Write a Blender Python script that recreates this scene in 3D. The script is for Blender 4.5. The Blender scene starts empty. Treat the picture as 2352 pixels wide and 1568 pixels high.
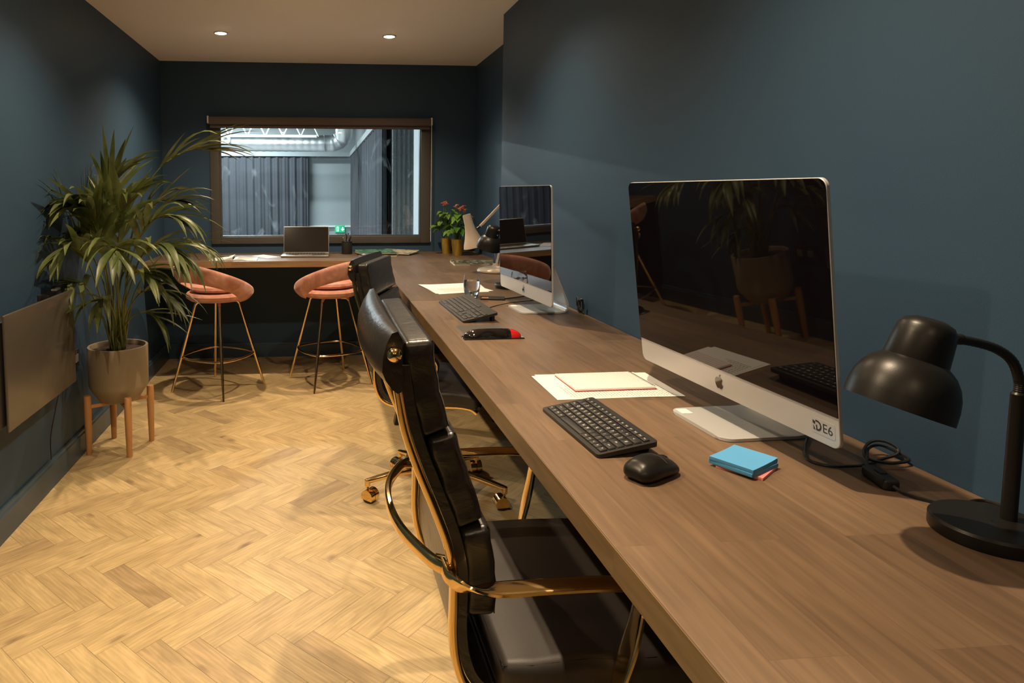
import bpy, bmesh, math, random
import numpy as np
from mathutils import Vector, Matrix
PI = math.pi
C = bpy.context.scene.collection
SC = bpy.context.scene

# ------------------------------------------------------------ camera
CAM_H = 1.33
cd = bpy.data.cameras.new('camera'); cam = bpy.data.objects.new('camera', cd); C.objects.link(cam)
cam.location = (0, 0, CAM_H)
_pitch = math.radians(4.831); _yaw = math.radians(4.925)
cam.rotation_euler = (PI/2 - _pitch, 0, -_yaw)
cd.sensor_width = 36; cd.sensor_fit = 'HORIZONTAL'
cd.lens = 1538/2352*36
cd.shift_x = (1176-868)/2352; cd.shift_y = -(784-570)/2352
cd.clip_start = 0.02
SC.camera = cam

# ------------------------------------------------------------ world, exposure
w = bpy.data.worlds.new('world'); SC.world = w; w.use_nodes = True
w.node_tree.nodes['Background'].inputs[0].default_value = (0.6, 0.75, 1, 1)
w.node_tree.nodes['Background'].inputs[1].default_value = 0.0
SC.view_settings.view_transform = 'Standard'; SC.view_settings.look = 'None'
SC.view_settings.exposure = 0.0; SC.view_settings.gamma = 1
SC.view_settings.use_curve_mapping = False
SPOT_W = 84.0          # each ceiling downlight
WARM = (1.0, 0.76, 0.50)
STUDIO_W = 420.0       # batten lights of the studio behind the window
COOL = (0.88, 0.97, 1.0)
LIGHT_ROWS = ((4.42, -0.62, 0.455, 1.12), (2.78, -0.62, 0.43, 0.92), (1.14, -0.62, 0.345, 1.35), (-0.7, -0.62, 0.345, 0.40))   # y, x left, x right, brightness

# ------------------------------------------------------------ room measures
XL, XR, XR2, YS, YB, YF, CEIL = -1.225, 1.05, 1.257, 3.836, 5.39, -2.3, 2.335
DT, DB, DX = 0.845, 0.80, 0.399      # desk top, underside, front edge

# ------------------------------------------------------------ materials
def nt(name):
    m = bpy.data.materials.new(name); m.use_nodes = True
    t = m.node_tree; b = t.nodes['Principled BSDF']
    return m, t, b
def N(t, kind, **kw):
    n = t.nodes.new(kind)
    for k, v in kw.items(): setattr(n, k, v)
    return n
def L(t, a, b): t.links.new(a, b)
def mat(name, col, rough=0.5, metal=0.0, spec=0.5, bump=0.0, bscale=200.0, var=0.0, vscale=4.0, coat=0.0, sheen=0.0, det=3.0):
    m, t, b = nt(name)
    b.inputs['Base Color'].default_value = (*col, 1); b.inputs['Roughness'].default_value = rough
    b.inputs['Metallic'].default_value = metal; b.inputs['Specular IOR Level'].default_value = spec
    b.inputs['Coat Weight'].default_value = coat
    b.inputs['Sheen Weight'].default_value = sheen
    tc = N(t, 'ShaderNodeTexCoord')
    if bump:
        n = N(t, 'ShaderNodeTexNoise'); n.inputs['Scale'].default_value = bscale; n.inputs['Detail'].default_value = det
        L(t, tc.outputs['Object'], n.inputs['Vector'])
        bp = N(t, 'ShaderNodeBump'); bp.inputs['Strength'].default_value = bump; bp.inputs['Distance'].default_value = 0.002
        L(t, n.outputs['Fac'], bp.inputs['Height']); L(t, bp.outputs['Normal'], b.inputs['Normal'])
    if var:
        n = N(t, 'ShaderNodeTexNoise'); n.inputs['Scale'].default_value = vscale; n.inputs['Detail'].default_value = 4
        L(t, tc.outputs['Object'], n.inputs['Vector'])
        mx = N(t, 'ShaderNodeMix', data_type='RGBA')
        mx.inputs[6].default_value = (*[c*(1-var) for c in col], 1); mx.inputs[7].default_value = (*[min(1, c*(1+var)) for c in col], 1)
        L(t, n.outputs['Fac'], mx.inputs[0]); L(t, mx.outputs[2], b.inputs['Base Color'])
    return m

def floor_mat():
    m, t, b = nt('oak_herringbone')
    uv = N(t, 'ShaderNodeUVMap'); at = N(t, 'ShaderNodeAttribute', attribute_name='tone')
    mp = N(t, 'ShaderNodeMapping'); mp.inputs['Scale'].default_value = (2.2, 30, 1)
    L(t, uv.outputs[0], mp.inputs[0])
    n1 = N(t, 'ShaderNodeTexNoise'); n1.inputs['Scale'].default_value = 3.0; n1.inputs['Detail'].default_value = 6; n1.inputs['Distortion'].default_value = 0.7
    L(t, mp.outputs[0], n1.inputs['Vector'])
    mp2 = N(t, 'ShaderNodeMapping'); mp2.inputs['Scale'].default_value = (3.0, 9.0, 1)
    L(t, uv.outputs[0], mp2.inputs[0])
    n2 = N(t, 'ShaderNodeTexNoise'); n2.inputs['Scale'].default_value = 2.0; n2.inputs['Detail'].default_value = 3; n2.inputs['Distortion'].default_value = 1.2
    L(t, mp2.outputs[0], n2.inputs['Vector'])
    wv = N(t, 'ShaderNodeTexWave', wave_type='BANDS', bands_direction='Y'); wv.inputs['Scale'].default_value = 1.6
    wv.inputs['Distortion'].default_value = 9; wv.inputs['Detail'].default_value = 2; wv.inputs['Detail Scale'].default_value = 1.3
    mp3 = N(t, 'ShaderNodeMapping'); mp3.inputs['Scale'].default_value = (1.6, 14, 1)
    L(t, uv.outputs[0], mp3.inputs[0]); L(t, mp3.outputs[0], wv.inputs['Vector'])
    # base colour by plank tone
    cr = N(t, 'ShaderNodeValToRGB'); e = cr.color_ramp.elements
    e[0].position = 0; e[0].color = (0.31, 0.225, 0.125, 1); e[1].position = 1; e[1].color = (0.70, 0.53, 0.275, 1)
    x = e.new(0.25); x.color = (0.50, 0.355, 0.185, 1)
    x = e.new(0.6); x.color = (0.57, 0.42, 0.212, 1)
    L(t, at.outputs['Fac'], cr.inputs[0])
    def mult(col, fac, lo, hi):
        r = N(t, 'ShaderNodeMapRange'); r.inputs[1].default_value = 0.3; r.inputs[2].default_value = 0.7
        r.inputs[3].default_value = lo; r.inputs[4].default_value = hi
        L(t, fac, r.inputs[0])
        mm = N(t, 'ShaderNodeMix', data_type='RGBA', blend_type='MULTIPLY'); mm.inputs[0].default_value = 1
        L(t, col, mm.inputs[6]); L(t, r.outputs[0], mm.inputs[7]); return mm.outputs[2]
    c = mult(cr.outputs[0], n1.outputs['Fac'], 0.87, 1.06)
    c = mult(c, n2.outputs['Fac'], 0.82, 1.10)
    c = mult(c, wv.outputs['Fac'], 0.93, 1.03)
    # knots
    vo = N(t, 'ShaderNodeTexVoronoi', feature='F1'); vo.inputs['Scale'].default_value = 1.0; vo.inputs['Randomness'].default_value = 1
    mp4 = N(t, 'ShaderNodeMapping'); mp4.inputs['Scale'].default_value = (5.0, 11.0, 1); L(t, uv.outputs[0], mp4.inputs[0])
    nz = N(t, 'ShaderNodeTexNoise'); nz.inputs['Scale'].default_value = 6; L(t, mp4.outputs[0], nz.inputs['Vector'])
    mxv = N(t, 'ShaderNodeMix', data_type='RGBA'); mxv.inputs[0].default_value = 0.12
    L(t, mp4.outputs[0], mxv.inputs[6]); L(t, nz.outputs['Color'], mxv.inputs[7]); L(t, mxv.outputs[2], vo.inputs['Vector'])
    rk = N(t, 'ShaderNodeMapRange'); rk.inputs[1].default_value = 0.03; rk.inputs[2].default_value = 0.19; rk.inputs[3].default_value = 0.75; rk.inputs[4].default_value = 0.0
    L(t, vo.outputs['Distance'], rk.inputs[0])
    gt = N(t, 'ShaderNodeMath', operation='GREATER_THAN'); gt.inputs[1].default_value = 0.62
    sx = N(t, 'ShaderNodeSeparateColor'); L(t, vo.outputs['Color'], sx.inputs[0]); L(t, sx.outputs[0], gt.inputs[0])
    ml = N(t, 'ShaderNodeMath', operation='MULTIPLY'); L(t, rk.outputs[0], ml.inputs[0]); L(t, gt.outputs[0], ml.inputs[1])
    mk = N(t, 'ShaderNodeMix', data_type='RGBA'); mk.inputs[7].default_value = (0.17, 0.10, 0.055, 1)
    L(t, ml.outputs[0], mk.inputs[0]); L(t, c, mk.inputs[6])
    L(t, mk.outputs[2], b.inputs['Base Color'])
    b.inputs['Roughness'].default_value = 0.48; b.inputs['Specular IOR Level'].default_value = 0.35
    bp = N(t, 'ShaderNodeBump'); bp.inputs['Strength'].default_value = 0.12; bp.inputs['Distance'].default_value = 0.001
    L(t, n1.outputs['Fac'], bp.inputs['Height']); L(t, bp.outputs['Normal'], b.inputs['Normal'])
    return m

def desk_mat(name, along='Y', cols=((0.105, 0.060, 0.033), (0.175, 0.105, 0.06)), edge=False):
    """stained oak worktop glued up from staves running along X or Y"""
    m, t, b = nt(name)
    tc = N(t, 'ShaderNodeTexCoord')
    mp = N(t, 'ShaderNodeMapping')
    if along == 'Y': mp.inputs['Rotation'].default_value = (0, 0, PI/2)
    L(t, tc.outputs['Object'], mp.inputs[0])
    br = N(t, 'ShaderNodeTexBrick'); br.offset = 0.37; br.offset_frequency = 2
    br.inputs['Scale'].default_value = 1.0; br.inputs['Brick Width'].default_value = 0.62; br.inputs['Row Height'].default_value = 0.092
    br.inputs['Mortar Size'].default_value = 0.0003; br.inputs['Mortar Smooth'].default_value = 0.5; br.inputs['Bias'].default_value = 0
    br.inputs['Color1'].default_value = (*cols[0], 1); br.inputs['Color2'].default_value = (*cols[1], 1)
    br.inputs['Mortar'].default_value = (*[c*0.85 for c in cols[0]], 1)
    L(t, mp.outputs[0], br.inputs['Vector'])
    m2 = N(t, 'ShaderNodeMapping'); m2.inputs['Scale'].default_value = (2.5, 34, 34)
    L(t, mp.outputs[0], m2.inputs[0])
    # shift the grain per stave so that it breaks at the joints
    ad = N(t, 'ShaderNodeVectorMath', operation='MULTIPLY_ADD'); ad.inputs[1].default_value = (90, 90, 90)
    L(t, br.outputs['Color'], ad.inputs[0]); L(t, m2.outputs[0], ad.inputs[2])
    n1 = N(t, 'ShaderNodeTexNoise'); n1.inputs['Scale'].default_value = 2.2; n1.inputs['Detail'].default_value = 7; n1.inputs['Distortion'].default_value = 0.6
    L(t, ad.outputs[0], n1.inputs['Vector'])
    n2 = N(t, 'ShaderNodeTexNoise'); n2.inputs['Scale'].default_value = 2.3; n2.inputs['Detail'].default_value = 4
    L(t, tc.outputs['Object'], n2.inputs['Vector'])
    def mult(col, fac, lo, hi):
        r = N(t, 'ShaderNodeMapRange'); r.inputs[1].default_value = 0.3; r.inputs[2].default_value = 0.7
        r.inputs[3].default_value = lo; r.inputs[4].default_value = hi
        L(t, fac, r.inputs[0])
        mm = N(t, 'ShaderNodeMix', data_type='RGBA', blend_type='MULTIPLY'); mm.inputs[0].default_value = 1
        L(t, col, mm.inputs[6]); L(t, r.outputs[0], mm.inputs[7]); return mm.outputs[2]
    c = mult(br.outputs['Color'], n1.outputs['Fac'], 0.78, 1.16)
    c = mult(c, n2.outputs['Fac'], 0.85, 1.12)
    L(t, c, b.inputs['Base Color'])
    rr = N(t, 'ShaderNodeMapRange'); rr.inputs[3].default_value = 0.36; rr.inputs[4].default_value = 0.52
    L(t, n2.outputs['Fac'], rr.inputs[0]); L(t, rr.outputs[0], b.inputs['Roughness'])
    b.inputs['Specular IOR Level'].default_value = 0.4
    bp = N(t, 'ShaderNodeBump'); bp.inputs['Strength'].default_value = 0.15; bp.inputs['Distance'].default_value = 0.001
    L(t, n1.outputs['Fac'], bp.inputs['Height']); L(t, bp.outputs['Normal'], b.inputs['Normal'])
    return m

def wall_mat():
    m, t, b = nt('wall_paint_blue')
    tc = N(t, 'ShaderNodeTexCoord')
    n = N(t, 'ShaderNodeTexNoise'); n.inputs['Scale'].default_value = 2.0; n.inputs['Detail'].default_value = 5; n.inputs['Distortion'].default_value = 1.0
    L(t, tc.outputs['Object'], n.inputs['Vector'])
    mx = N(t, 'ShaderNodeMix', data_type='RGBA'); mx.inputs[6].default_value = (0.029, 0.063, 0.110, 1); mx.inputs[7].default_value = (0.036, 0.074, 0.125, 1)
    L(t, n.outputs['Fac'], mx.inputs[0]); L(t, mx.outputs[2], b.inputs['Base Color'])
    b.inputs['Roughness'].default_value = 0.55; b.inputs['Specular IOR Level'].default_value = 0.3
    n2 = N(t, 'ShaderNodeTexNoise'); n2.inputs['Scale'].default_value = 260; L(t, tc.outputs['Object'], n2.inputs['Vector'])
    bp = N(t, 'ShaderNodeBump'); bp.inputs['Strength'].default_value = 0.2; bp.inputs['Distance'].default_value = 0.001
    L(t, n2.outputs['Fac'], bp.inputs['Height']); L(t, bp.outputs['Normal'], b.inputs['Normal'])
    return m

def leather_mat(name='black_leather', col=(0.020, 0.017, 0.015), rough=0.30, wr=0.34):
    m, t, b = nt(name)
    tc = N(t, 'ShaderNodeTexCoord')
    b.inputs['Base Color'].default_value = (*col, 1)
    b.inputs['Roughness'].default_value = rough; b.inputs['Specular IOR Level'].default_value = 0.55
    n1 = N(t, 'ShaderNodeTexNoise'); n1.inputs['Scale'].default_value = 13; n1.inputs['Detail'].default_value = 3; n1.inputs['Distortion'].default_value = 1.6
    mp = N(t, 'ShaderNodeMapping'); mp.inputs['Scale'].default_value = (1, 0.8, 1.6); L(t, tc.outputs['Object'], mp.inputs[0])
    L(t, mp.outputs[0], n1.inputs['Vector'])
    v = N(t, 'ShaderNodeTexVoronoi'); v.inputs['Scale'].default_value = 700; L(t, tc.outputs['Object'], v.inputs['Vector'])
    b1 = N(t, 'ShaderNodeBump'); b1.inputs['Strength'].default_value = wr; b1.inputs['Distance'].default_value = 0.006
    L(t, n1.outputs['Fac'], b1.inputs['Height'])
    b2 = N(t, 'ShaderNodeBump'); b2.inputs['Strength'].default_value = 0.12; b2.inputs['Distance'].default_value = 0.0006
    L(t, v.outputs['Distance'], b2.inputs['Height']); L(t, b1.outputs['Normal'], b2.inputs['Normal']); L(t, b2.outputs['Normal'], b.inputs['Normal'])
    return m

def velvet_mat():
    m, t, b = nt('pink_velvet')
    tc = N(t, 'ShaderNodeTexCoord')
    n = N(t, 'ShaderNodeTexNoise'); n.inputs['Scale'].default_value = 9; n.inputs['Detail'].default_value = 4; n.inputs['Distortion'].default_value = 1.2
    L(t, tc.outputs['Object'], n.inputs['Vector'])
    cr = N(t, 'ShaderNodeValToRGB'); e = cr.color_ramp.elements
    e[0].position = 0.36; e[0].color = (0.52, 0.225, 0.165, 1); e[1].position = 0.62; e[1].color = (0.70, 0.37, 0.285, 1)
    L(t, n.outputs['Fac'], cr.inputs[0]); L(t, cr.outputs[0], b.inputs['Base Color'])
    b.inputs['Roughness'].default_value = 0.85; b.inputs['Sheen Weight'].default_value = 0.6; b.inputs['Sheen Roughness'].default_value = 0.4
    b.inputs['Sheen Tint'].default_value = (1, 0.75, 0.65, 1); b.inputs['Specular IOR Level'].default_value = 0.15
    return m

def leaf_mat(name, c1, c2):
    m, t, b = nt(name)
    tc = N(t, 'ShaderNodeTexCoord')
    n = N(t, 'ShaderNodeTexNoise'); n.inputs['Scale'].default_value = 7; n.inputs['Detail'].default_value = 3
    L(t, tc.outputs['Object'], n.inputs['Vector'])
    mx = N(t, 'ShaderNodeMix', data_type='RGBA'); mx.inputs[6].default_value = (*c1, 1); mx.inputs[7].default_value = (*c2, 1)
    mr = N(t, 'ShaderNodeMapRange'); mr.inputs[1].default_value = 0.35; mr.inputs[2].default_value = 0.65
    L(t, n.outputs['Fac'], mr.inputs[0]); L(t, mr.outputs[0], mx.inputs[0]); L(t, mx.outputs[2], b.inputs['Base Color'])
    b.inputs['Roughness'].default_value = 0.42
    tr = N(t, 'ShaderNodeBsdfTranslucent'); L(t, mx.outputs[2], tr.inputs[0])
    ms = N(t, 'ShaderNodeMixShader'); ms.inputs[0].default_value = 0.22
    L(t, b.outputs[0], ms.inputs[1]); L(t, tr.outputs[0], ms.inputs[2]); L(t, ms.outputs[0], t.nodes['Material Output'].inputs[0])
    return m

def emit_mat(name, col, s):
    m, t, b = nt(name)
    b.inputs['Base Color'].default_value = (*col, 1); b.inputs['Emission Color'].default_value = (*col, 1); b.inputs['Emission Strength'].default_value = s
    return m

def glass_mat(name, col=(1, 1, 1), rough=0.0, ior=1.45):
    m, t, b = nt(name)
    b.inputs['Base Color'].default_value = (*col, 1); b.inputs['Transmission Weight'].default_value = 1
    b.inputs['Roughness'].default_value = rough; b.inputs['IOR'].default_value = ior
    return m

def pane_mat():
    """window glass covered by creased clear film: see-through, mirror sheen, pale creases towards the left"""
    m, t, b = nt('filmed_window_glass')
    t.nodes.remove(b); out = t.nodes['Material Output']
    tr = N(t, 'ShaderNodeBsdfTransparent'); tr.inputs[0].default_value = (0.93, 0.97, 0.98, 1)
    gl = N(t, 'ShaderNodeBsdfGlossy'); gl.inputs['Roughness'].default_value = 0.02
    fr = N(t, 'ShaderNodeFresnel'); fr.inputs[0].default_value = 1.45
    m1 = N(t, 'ShaderNodeMixShader'); L(t, fr.outputs[0], m1.inputs[0]); L(t, tr.outputs[0], m1.inputs[1]); L(t, gl.outputs[0], m1.inputs[2])
    df = N(t, 'ShaderNodeBsdfTranslucent'); df.inputs[0].default_value = (0.85, 0.95, 1, 1)
    tc = N(t, 'ShaderNodeTexCoord')
    sp = N(t, 'ShaderNodeSeparateXYZ'); L(t, tc.outputs['Object'], sp.inputs[0])
    n = N(t, 'ShaderNodeTexNoise'); n.inputs['Scale'].default_value = 5; n.inputs['Detail'].default_value = 9; n.inputs['Distortion'].default_value = 1.4
    mp = N(t, 'ShaderNodeMapping'); mp.inputs['Scale'].default_value = (1.6, 1, 0.7); L(t, tc.outputs['Object'], mp.inputs[0]); L(t, mp.outputs[0], n.inputs['Vector'])
    r = N(t, 'ShaderNodeMapRange'); r.inputs[1].default_value = 0.60; r.inputs[2].default_value = 0.80; r.inputs[4].default_value = 0.34
    L(t, n.outputs['Fac'], r.inputs[0])
    g = N(t, 'ShaderNodeMapRange'); g.inputs[1].default_value = -0.80; g.inputs[2].default_value = -0.35; g.inputs[3].default_value = 1; g.inputs[4].default_value = 0.3
    L(t, sp.outputs[0], g.inputs[0])
    mu = N(t, 'ShaderNodeMath', operation='MULTIPLY'); L(t, r.outputs[0], mu.inputs[0]); L(t, g.outputs[0], mu.inputs[1])
    m2 = N(t, 'ShaderNodeMixShader'); L(t, mu.outputs[0], m2.inputs[0]); L(t, m1.outputs[0], m2.inputs[1]); L(t, df.outputs[0], m2.inputs[2])
    L(t, m2.outputs[0], out.inputs[0])
    return m

def brushed_metal(name, col, rough, scale=(2, 400, 2)):
    m, t, b = nt(name)
    tc = N(t, 'ShaderNodeTexCoord'); mp = N(t, 'ShaderNodeMapping'); mp.inputs['Scale'].default_value = scale
    n = N(t, 'ShaderNodeTexNoise'); n.inputs['Scale'].default_value = 3
    L(t, tc.outputs['Object'], mp.inputs[0]); L(t, mp.outputs[0], n.inputs['Vector'])
    b.inputs['Base Color'].default_value = (*col, 1); b.inputs['Metallic'].default_value = 1
    r = N(t, 'ShaderNodeMapRange'); r.inputs[3].default_value = rough*0.8; r.inputs[4].default_value = rough*1.25
    L(t, n.outputs['Fac'], r.inputs[0]); L(t, r.outputs[0], b.inputs['Roughness'])
    return m

def mag_mat(name, cols, scale):
    m, t, b = nt(name)
    tc = N(t, 'ShaderNodeTexCoord')
    n = N(t, 'ShaderNodeTexNoise'); n.inputs['Scale'].default_value = scale; n.inputs['Detail'].default_value = 4; n.inputs['Distortion'].default_value = 2
    L(t, tc.outputs['Object'], n.inputs['Vector'])
    cr = N(t, 'ShaderNodeValToRGB'); cr.color_ramp.interpolation = 'LINEAR'
    e = cr.color_ramp.elements; e[0].position = 0.35; e[0].color = (*cols[0], 1); e[1].position = 0.66; e[1].color = (*cols[-1], 1)
    for i, c in enumerate(cols[1:-1]):
        x = e.new(0.35+0.31*(i+1)/(len(cols)-1)); x.color = (*c, 1)
    L(t, n.outputs['Fac'], cr.inputs[0]); L(t, cr.outputs[0], b.inputs['Base Color']); b.inputs['Roughness'].default_value = 0.3
    return m

M = dict(
    wall=wall_mat(), skirt=mat('skirting_paint', (0.040, 0.074, 0.108), 0.32, var=0.08),
    ceiling=mat('ceiling_paint', (0.93, 0.90, 0.83), 0.8, bump=0.1, bscale=90),
    floor=floor_mat(), joint=mat('floor_joint', (0.16, 0.10, 0.05), 0.8, var=0.1),
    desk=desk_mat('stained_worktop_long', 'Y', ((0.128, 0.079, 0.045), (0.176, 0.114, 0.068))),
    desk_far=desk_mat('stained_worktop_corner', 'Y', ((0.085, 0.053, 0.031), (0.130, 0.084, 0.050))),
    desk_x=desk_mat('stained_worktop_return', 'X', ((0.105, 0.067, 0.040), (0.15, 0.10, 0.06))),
    edge_y=desk_mat('oak_edge_long', 'Y', ((0.150, 0.095, 0.043), (0.21, 0.138, 0.066))), edge_x=desk_mat('oak_edge_return', 'X', ((0.21, 0.135, 0.060), (0.27, 0.18, 0.085))),
    gold=mat('polished_gold', (0.88, 0.62, 0.27), 0.10, 1.0, var=0.05, vscale=30),
    rosegold=mat('rose_gold_tube', (0.86, 0.63, 0.37), 0.16, 1.0, var=0.05, vscale=30),
    leather=leather_mat(), seatleather=leather_mat('seat_leather', (0.036, 0.030, 0.027), 0.47, 0.04), piping=mat('leather_piping', (0.010, 0.008, 0.007), 0.3, bump=0.3, bscale=500),
    velvet=velvet_mat(),
    blackmetal=mat('black_powder_coat', (0.010, 0.009, 0.008), 0.36, spec=0.32, bump=0.05, bscale=900),
    blacksteel=mat('black_steel', (0.010, 0.009, 0.009), 0.32, var=0.1, vscale=20),
    chrome=mat('chrome', (0.75, 0.75, 0.75), 0.12, 1.0, var=0.04, vscale=50),
    cream=mat('cream_enamel', (0.62, 0.53, 0.42), 0.28, var=0.05, vscale=8, coat=0.4),
    alu=mat('anodised_aluminium', (0.54, 0.55, 0.55), 0.36, 0.30, var=0.02, vscale=20),
    screen=mat('black_screen_glass', (0.004, 0.003, 0.004), 0.02, spec=0.5, var=0.05, vscale=20),
    laptop_screen=mat('laptop_screen', (0.012, 0.010, 0.009), 0.16, spec=0.5, var=0.05, vscale=20),
    darkplastic=mat('black_plastic', (0.014, 0.013, 0.012), 0.42, bump=0.15, bscale=1500),
    keycap=mat('black_keycap', (0.018, 0.016, 0.015), 0.45, bump=0.1, bscale=1500),
    legend=mat('key_legend', (0.75, 0.73, 0.68), 0.6, var=0.03),
    legend_grey=mat('worn_key_legend', (0.22, 0.21, 0.20), 0.6, var=0.03),
    greyplastic=mat('grey_plastic', (0.20, 0.19, 0.18), 0.4, var=0.05),
    silver=mat('silver_laptop_shell', (0.42, 0.41, 0.38), 0.32, 0.9, var=0.05, vscale=30),
    paper=mat('white_paper', (0.80, 0.79, 0.76), 0.75, var=0.03, vscale=10),
    pinkpaper=mat('pink_ruled_paper', (0.80, 0.71, 0.69), 0.75, var=0.03),
    ink=mat('grey_print', (0.38, 0.37, 0.36), 0.8, var=0.05),
    rule=mat('pale_ruling', (0.50, 0.44, 0.46), 0.8, var=0.05),
    redcover=mat('red_card_cover', (0.38, 0.05, 0.05), 0.5, var=0.05),
    blue_note=mat('blue_sticky_paper', (0.085, 0.34, 0.66), 0.65, var=0.03), blue_edge=mat('blue_sticky_edge', (0.05, 0.23, 0.42), 0.75, var=0.15, vscale=160),
    pink_note=mat('pink_sticky_paper', (0.75, 0.26, 0.25), 0.65, var=0.05),
    glass=glass_mat('clear_glass'), water=glass_mat('water', ior=1.33),
    gelblack=mat('black_gel', (0.010, 0.008, 0.007), 0.06, spec=0.7, coat=0.6, var=0.05),
    gelred=mat('red_gel', (0.62, 0.012, 0.008), 0.05, spec=0.7, coat=0.8, var=0.1, vscale=20),
    padcloth=mat('grey_mouse_mat', (0.12, 0.11, 0.10), 0.30, bump=0.1, bscale=900),
    pot=mat('clay_pot_glaze', (0.27, 0.215, 0.14), 0.5, var=0.07, vscale=5), soil=mat('potting_soil', (0.030, 0.015, 0.010), 0.95, bump=1.0, bscale=120, var=0.4, vscale=60),
    standwood=mat('oiled_beech', (0.52, 0.26, 0.10), 0.45, var=0.12, vscale=14),
    potgold=mat('brushed_brass_pot', (0.62, 0.44, 0.10), 0.3, 0.75, var=0.06, vscale=10),
    leaf=leaf_mat('palm_leaf', (0.060, 0.088, 0.022), (0.155, 0.18, 0.060)), stem=leaf_mat('palm_stem', (0.09, 0.13, 0.03), (0.22, 0.22, 0.07)),
    leaf2=leaf_mat('glossy_leaf', (0.045, 0.13, 0.012), (0.16, 0.30, 0.03)), flower=leaf_mat('coral_flower', (0.80, 0.27, 0.21), (0.90, 0.45, 0.33)),
    heater=mat('heater_glass', (0.075, 0.066, 0.054), 0.17, spec=0.6, var=0.03), heaterbody=mat('heater_body', (0.020, 0.018, 0.017), 0.5, var=0.05),
    white=mat('white_plastic', (0.72, 0.70, 0.66), 0.4, var=0.02),
    frame=mat('window_frame_paint', (0.068, 0.063, 0.055), 0.42, var=0.06), blind=mat('taupe_blind_fabric', (0.108, 0.084, 0.070), 0.8, bump=0.3, bscale=800),
    reveal=mat('pale_reveal', (0.62, 0.68, 0.68), 0.7, var=0.03),
    studiowall=mat('studio_grey_wall', (0.27, 0.30, 0.305), 0.8, var=0.05, vscale=1.0), studiofloor=mat('studio_concrete', (0.3, 0.3, 0.3), 0.7, var=0.1),
    studioceil=mat('studio_profiled_ceiling', (0.12, 0.13, 0.13), 0.6, var=0.1),
    curtain=mat('grey_drape', (0.046, 0.050, 0.058), 0.95, var=0.2, vscale=3), duct=brushed_metal('galvanised_duct', (0.90, 0.93, 0.93), 0.42, (4, 1, 1)),
    trussw=mat('white_truss', (0.85, 0.85, 0.82), 0.5, var=0.03), foil=None,
    exitgreen=emit_mat('exit_sign_green', (0.01, 0.35, 0.14), 0.9), exitwhite=emit_mat('exit_sign_white', (0.7, 1.0, 0.85), 1.2),
    lens=emit_mat('downlight_lens', (1.0, 0.80, 0.55), 110.0), tube=emit_mat('batten_tube', (0.8, 0.95, 1.0), 12.0),
    orange=mat('orange_print', (0.75, 0.22, 0.04), 0.5, var=0.03), logoink=mat('logo_black', (0.02, 0.02, 0.02), 0.35, var=0.03), logometal=mat('mirror_logo', (0.16, 0.155, 0.15), 0.08, 1.0, var=0.03),
    labelclear=mat('clear_label', (0.50, 0.51, 0.51), 0.36, 0.25, var=0.02), hood=mat('caster_rubber', (0.015, 0.013, 0.012), 0.5, var=0.05),
    pageside=mat('page_edges', (0.62, 0.57, 0.48), 0.8, var=0.2, vscale=300),
)
_m, _t, _b = nt('crinkled_silver_film'); M['foil'] = _m
_b.inputs['Base Color'].default_value = (0.40, 0.43, 0.43, 1); _b.inputs['Metallic'].default_value = 0.12; _b.inputs['Roughness'].default_value = 0.30
_tc = N(_t, 'ShaderNodeTexCoord'); _n = N(_t, 'ShaderNodeTexNoise'); _n.inputs['Scale'].default_value = 16; _n.inputs['Detail'].default_value = 8; _n.inputs['Distortion'].default_value = 2
L(_t, _tc.outputs['Object'], _n.inputs['Vector']); _bp = N(_t, 'ShaderNodeBump'); _bp.inputs['Strength'].default_value = 1.0; _bp.inputs['Distance'].default_value = 0.02
L(_t, _n.outputs['Fac'], _bp.inputs['Height']); L(_t, _bp.outputs['Normal'], _b.inputs['Normal'])

# ------------------------------------------------------------ mesh builder
def rotz(a): c, s = math.cos(a), math.sin(a); return np.array([[c, -s, 0], [s, c, 0], [0, 0, 1.0]])
def roty(a): c, s = math.cos(a), math.sin(a); return np.array([[c, 0, s], [0, 1, 0], [-s, 0, c]])
def rotx(a): c, s = math.cos(a), math.sin(a); return np.array([[1, 0, 0], [0, c, -s], [0, s, c]])
def unit(v): v = np.array(v, float); n = np.linalg.norm(v); return v/n if n > 1e-12 else v
def cr_curve(pts, n=6):
    """smooth (Catmull-Rom) resampling of a polyline"""
    P = [np.array(p, float) for p in pts]; P = [2*P[0]-P[1]] + P + [2*P[-1]-P[-2]]
    out = []
    for i in range(1, len(P)-2):
        for k in range(n):
            t = k/n
            out.append(0.5*((2*P[i]) + (-P[i-1]+P[i+1])*t + (2*P[i-1]-5*P[i]+4*P[i+1]-P[i+2])*t*t + (-P[i-1]+3*P[i]-3*P[i+1]+P[i+2])*t**3))
    out.append(P[-2]); return out

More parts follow.
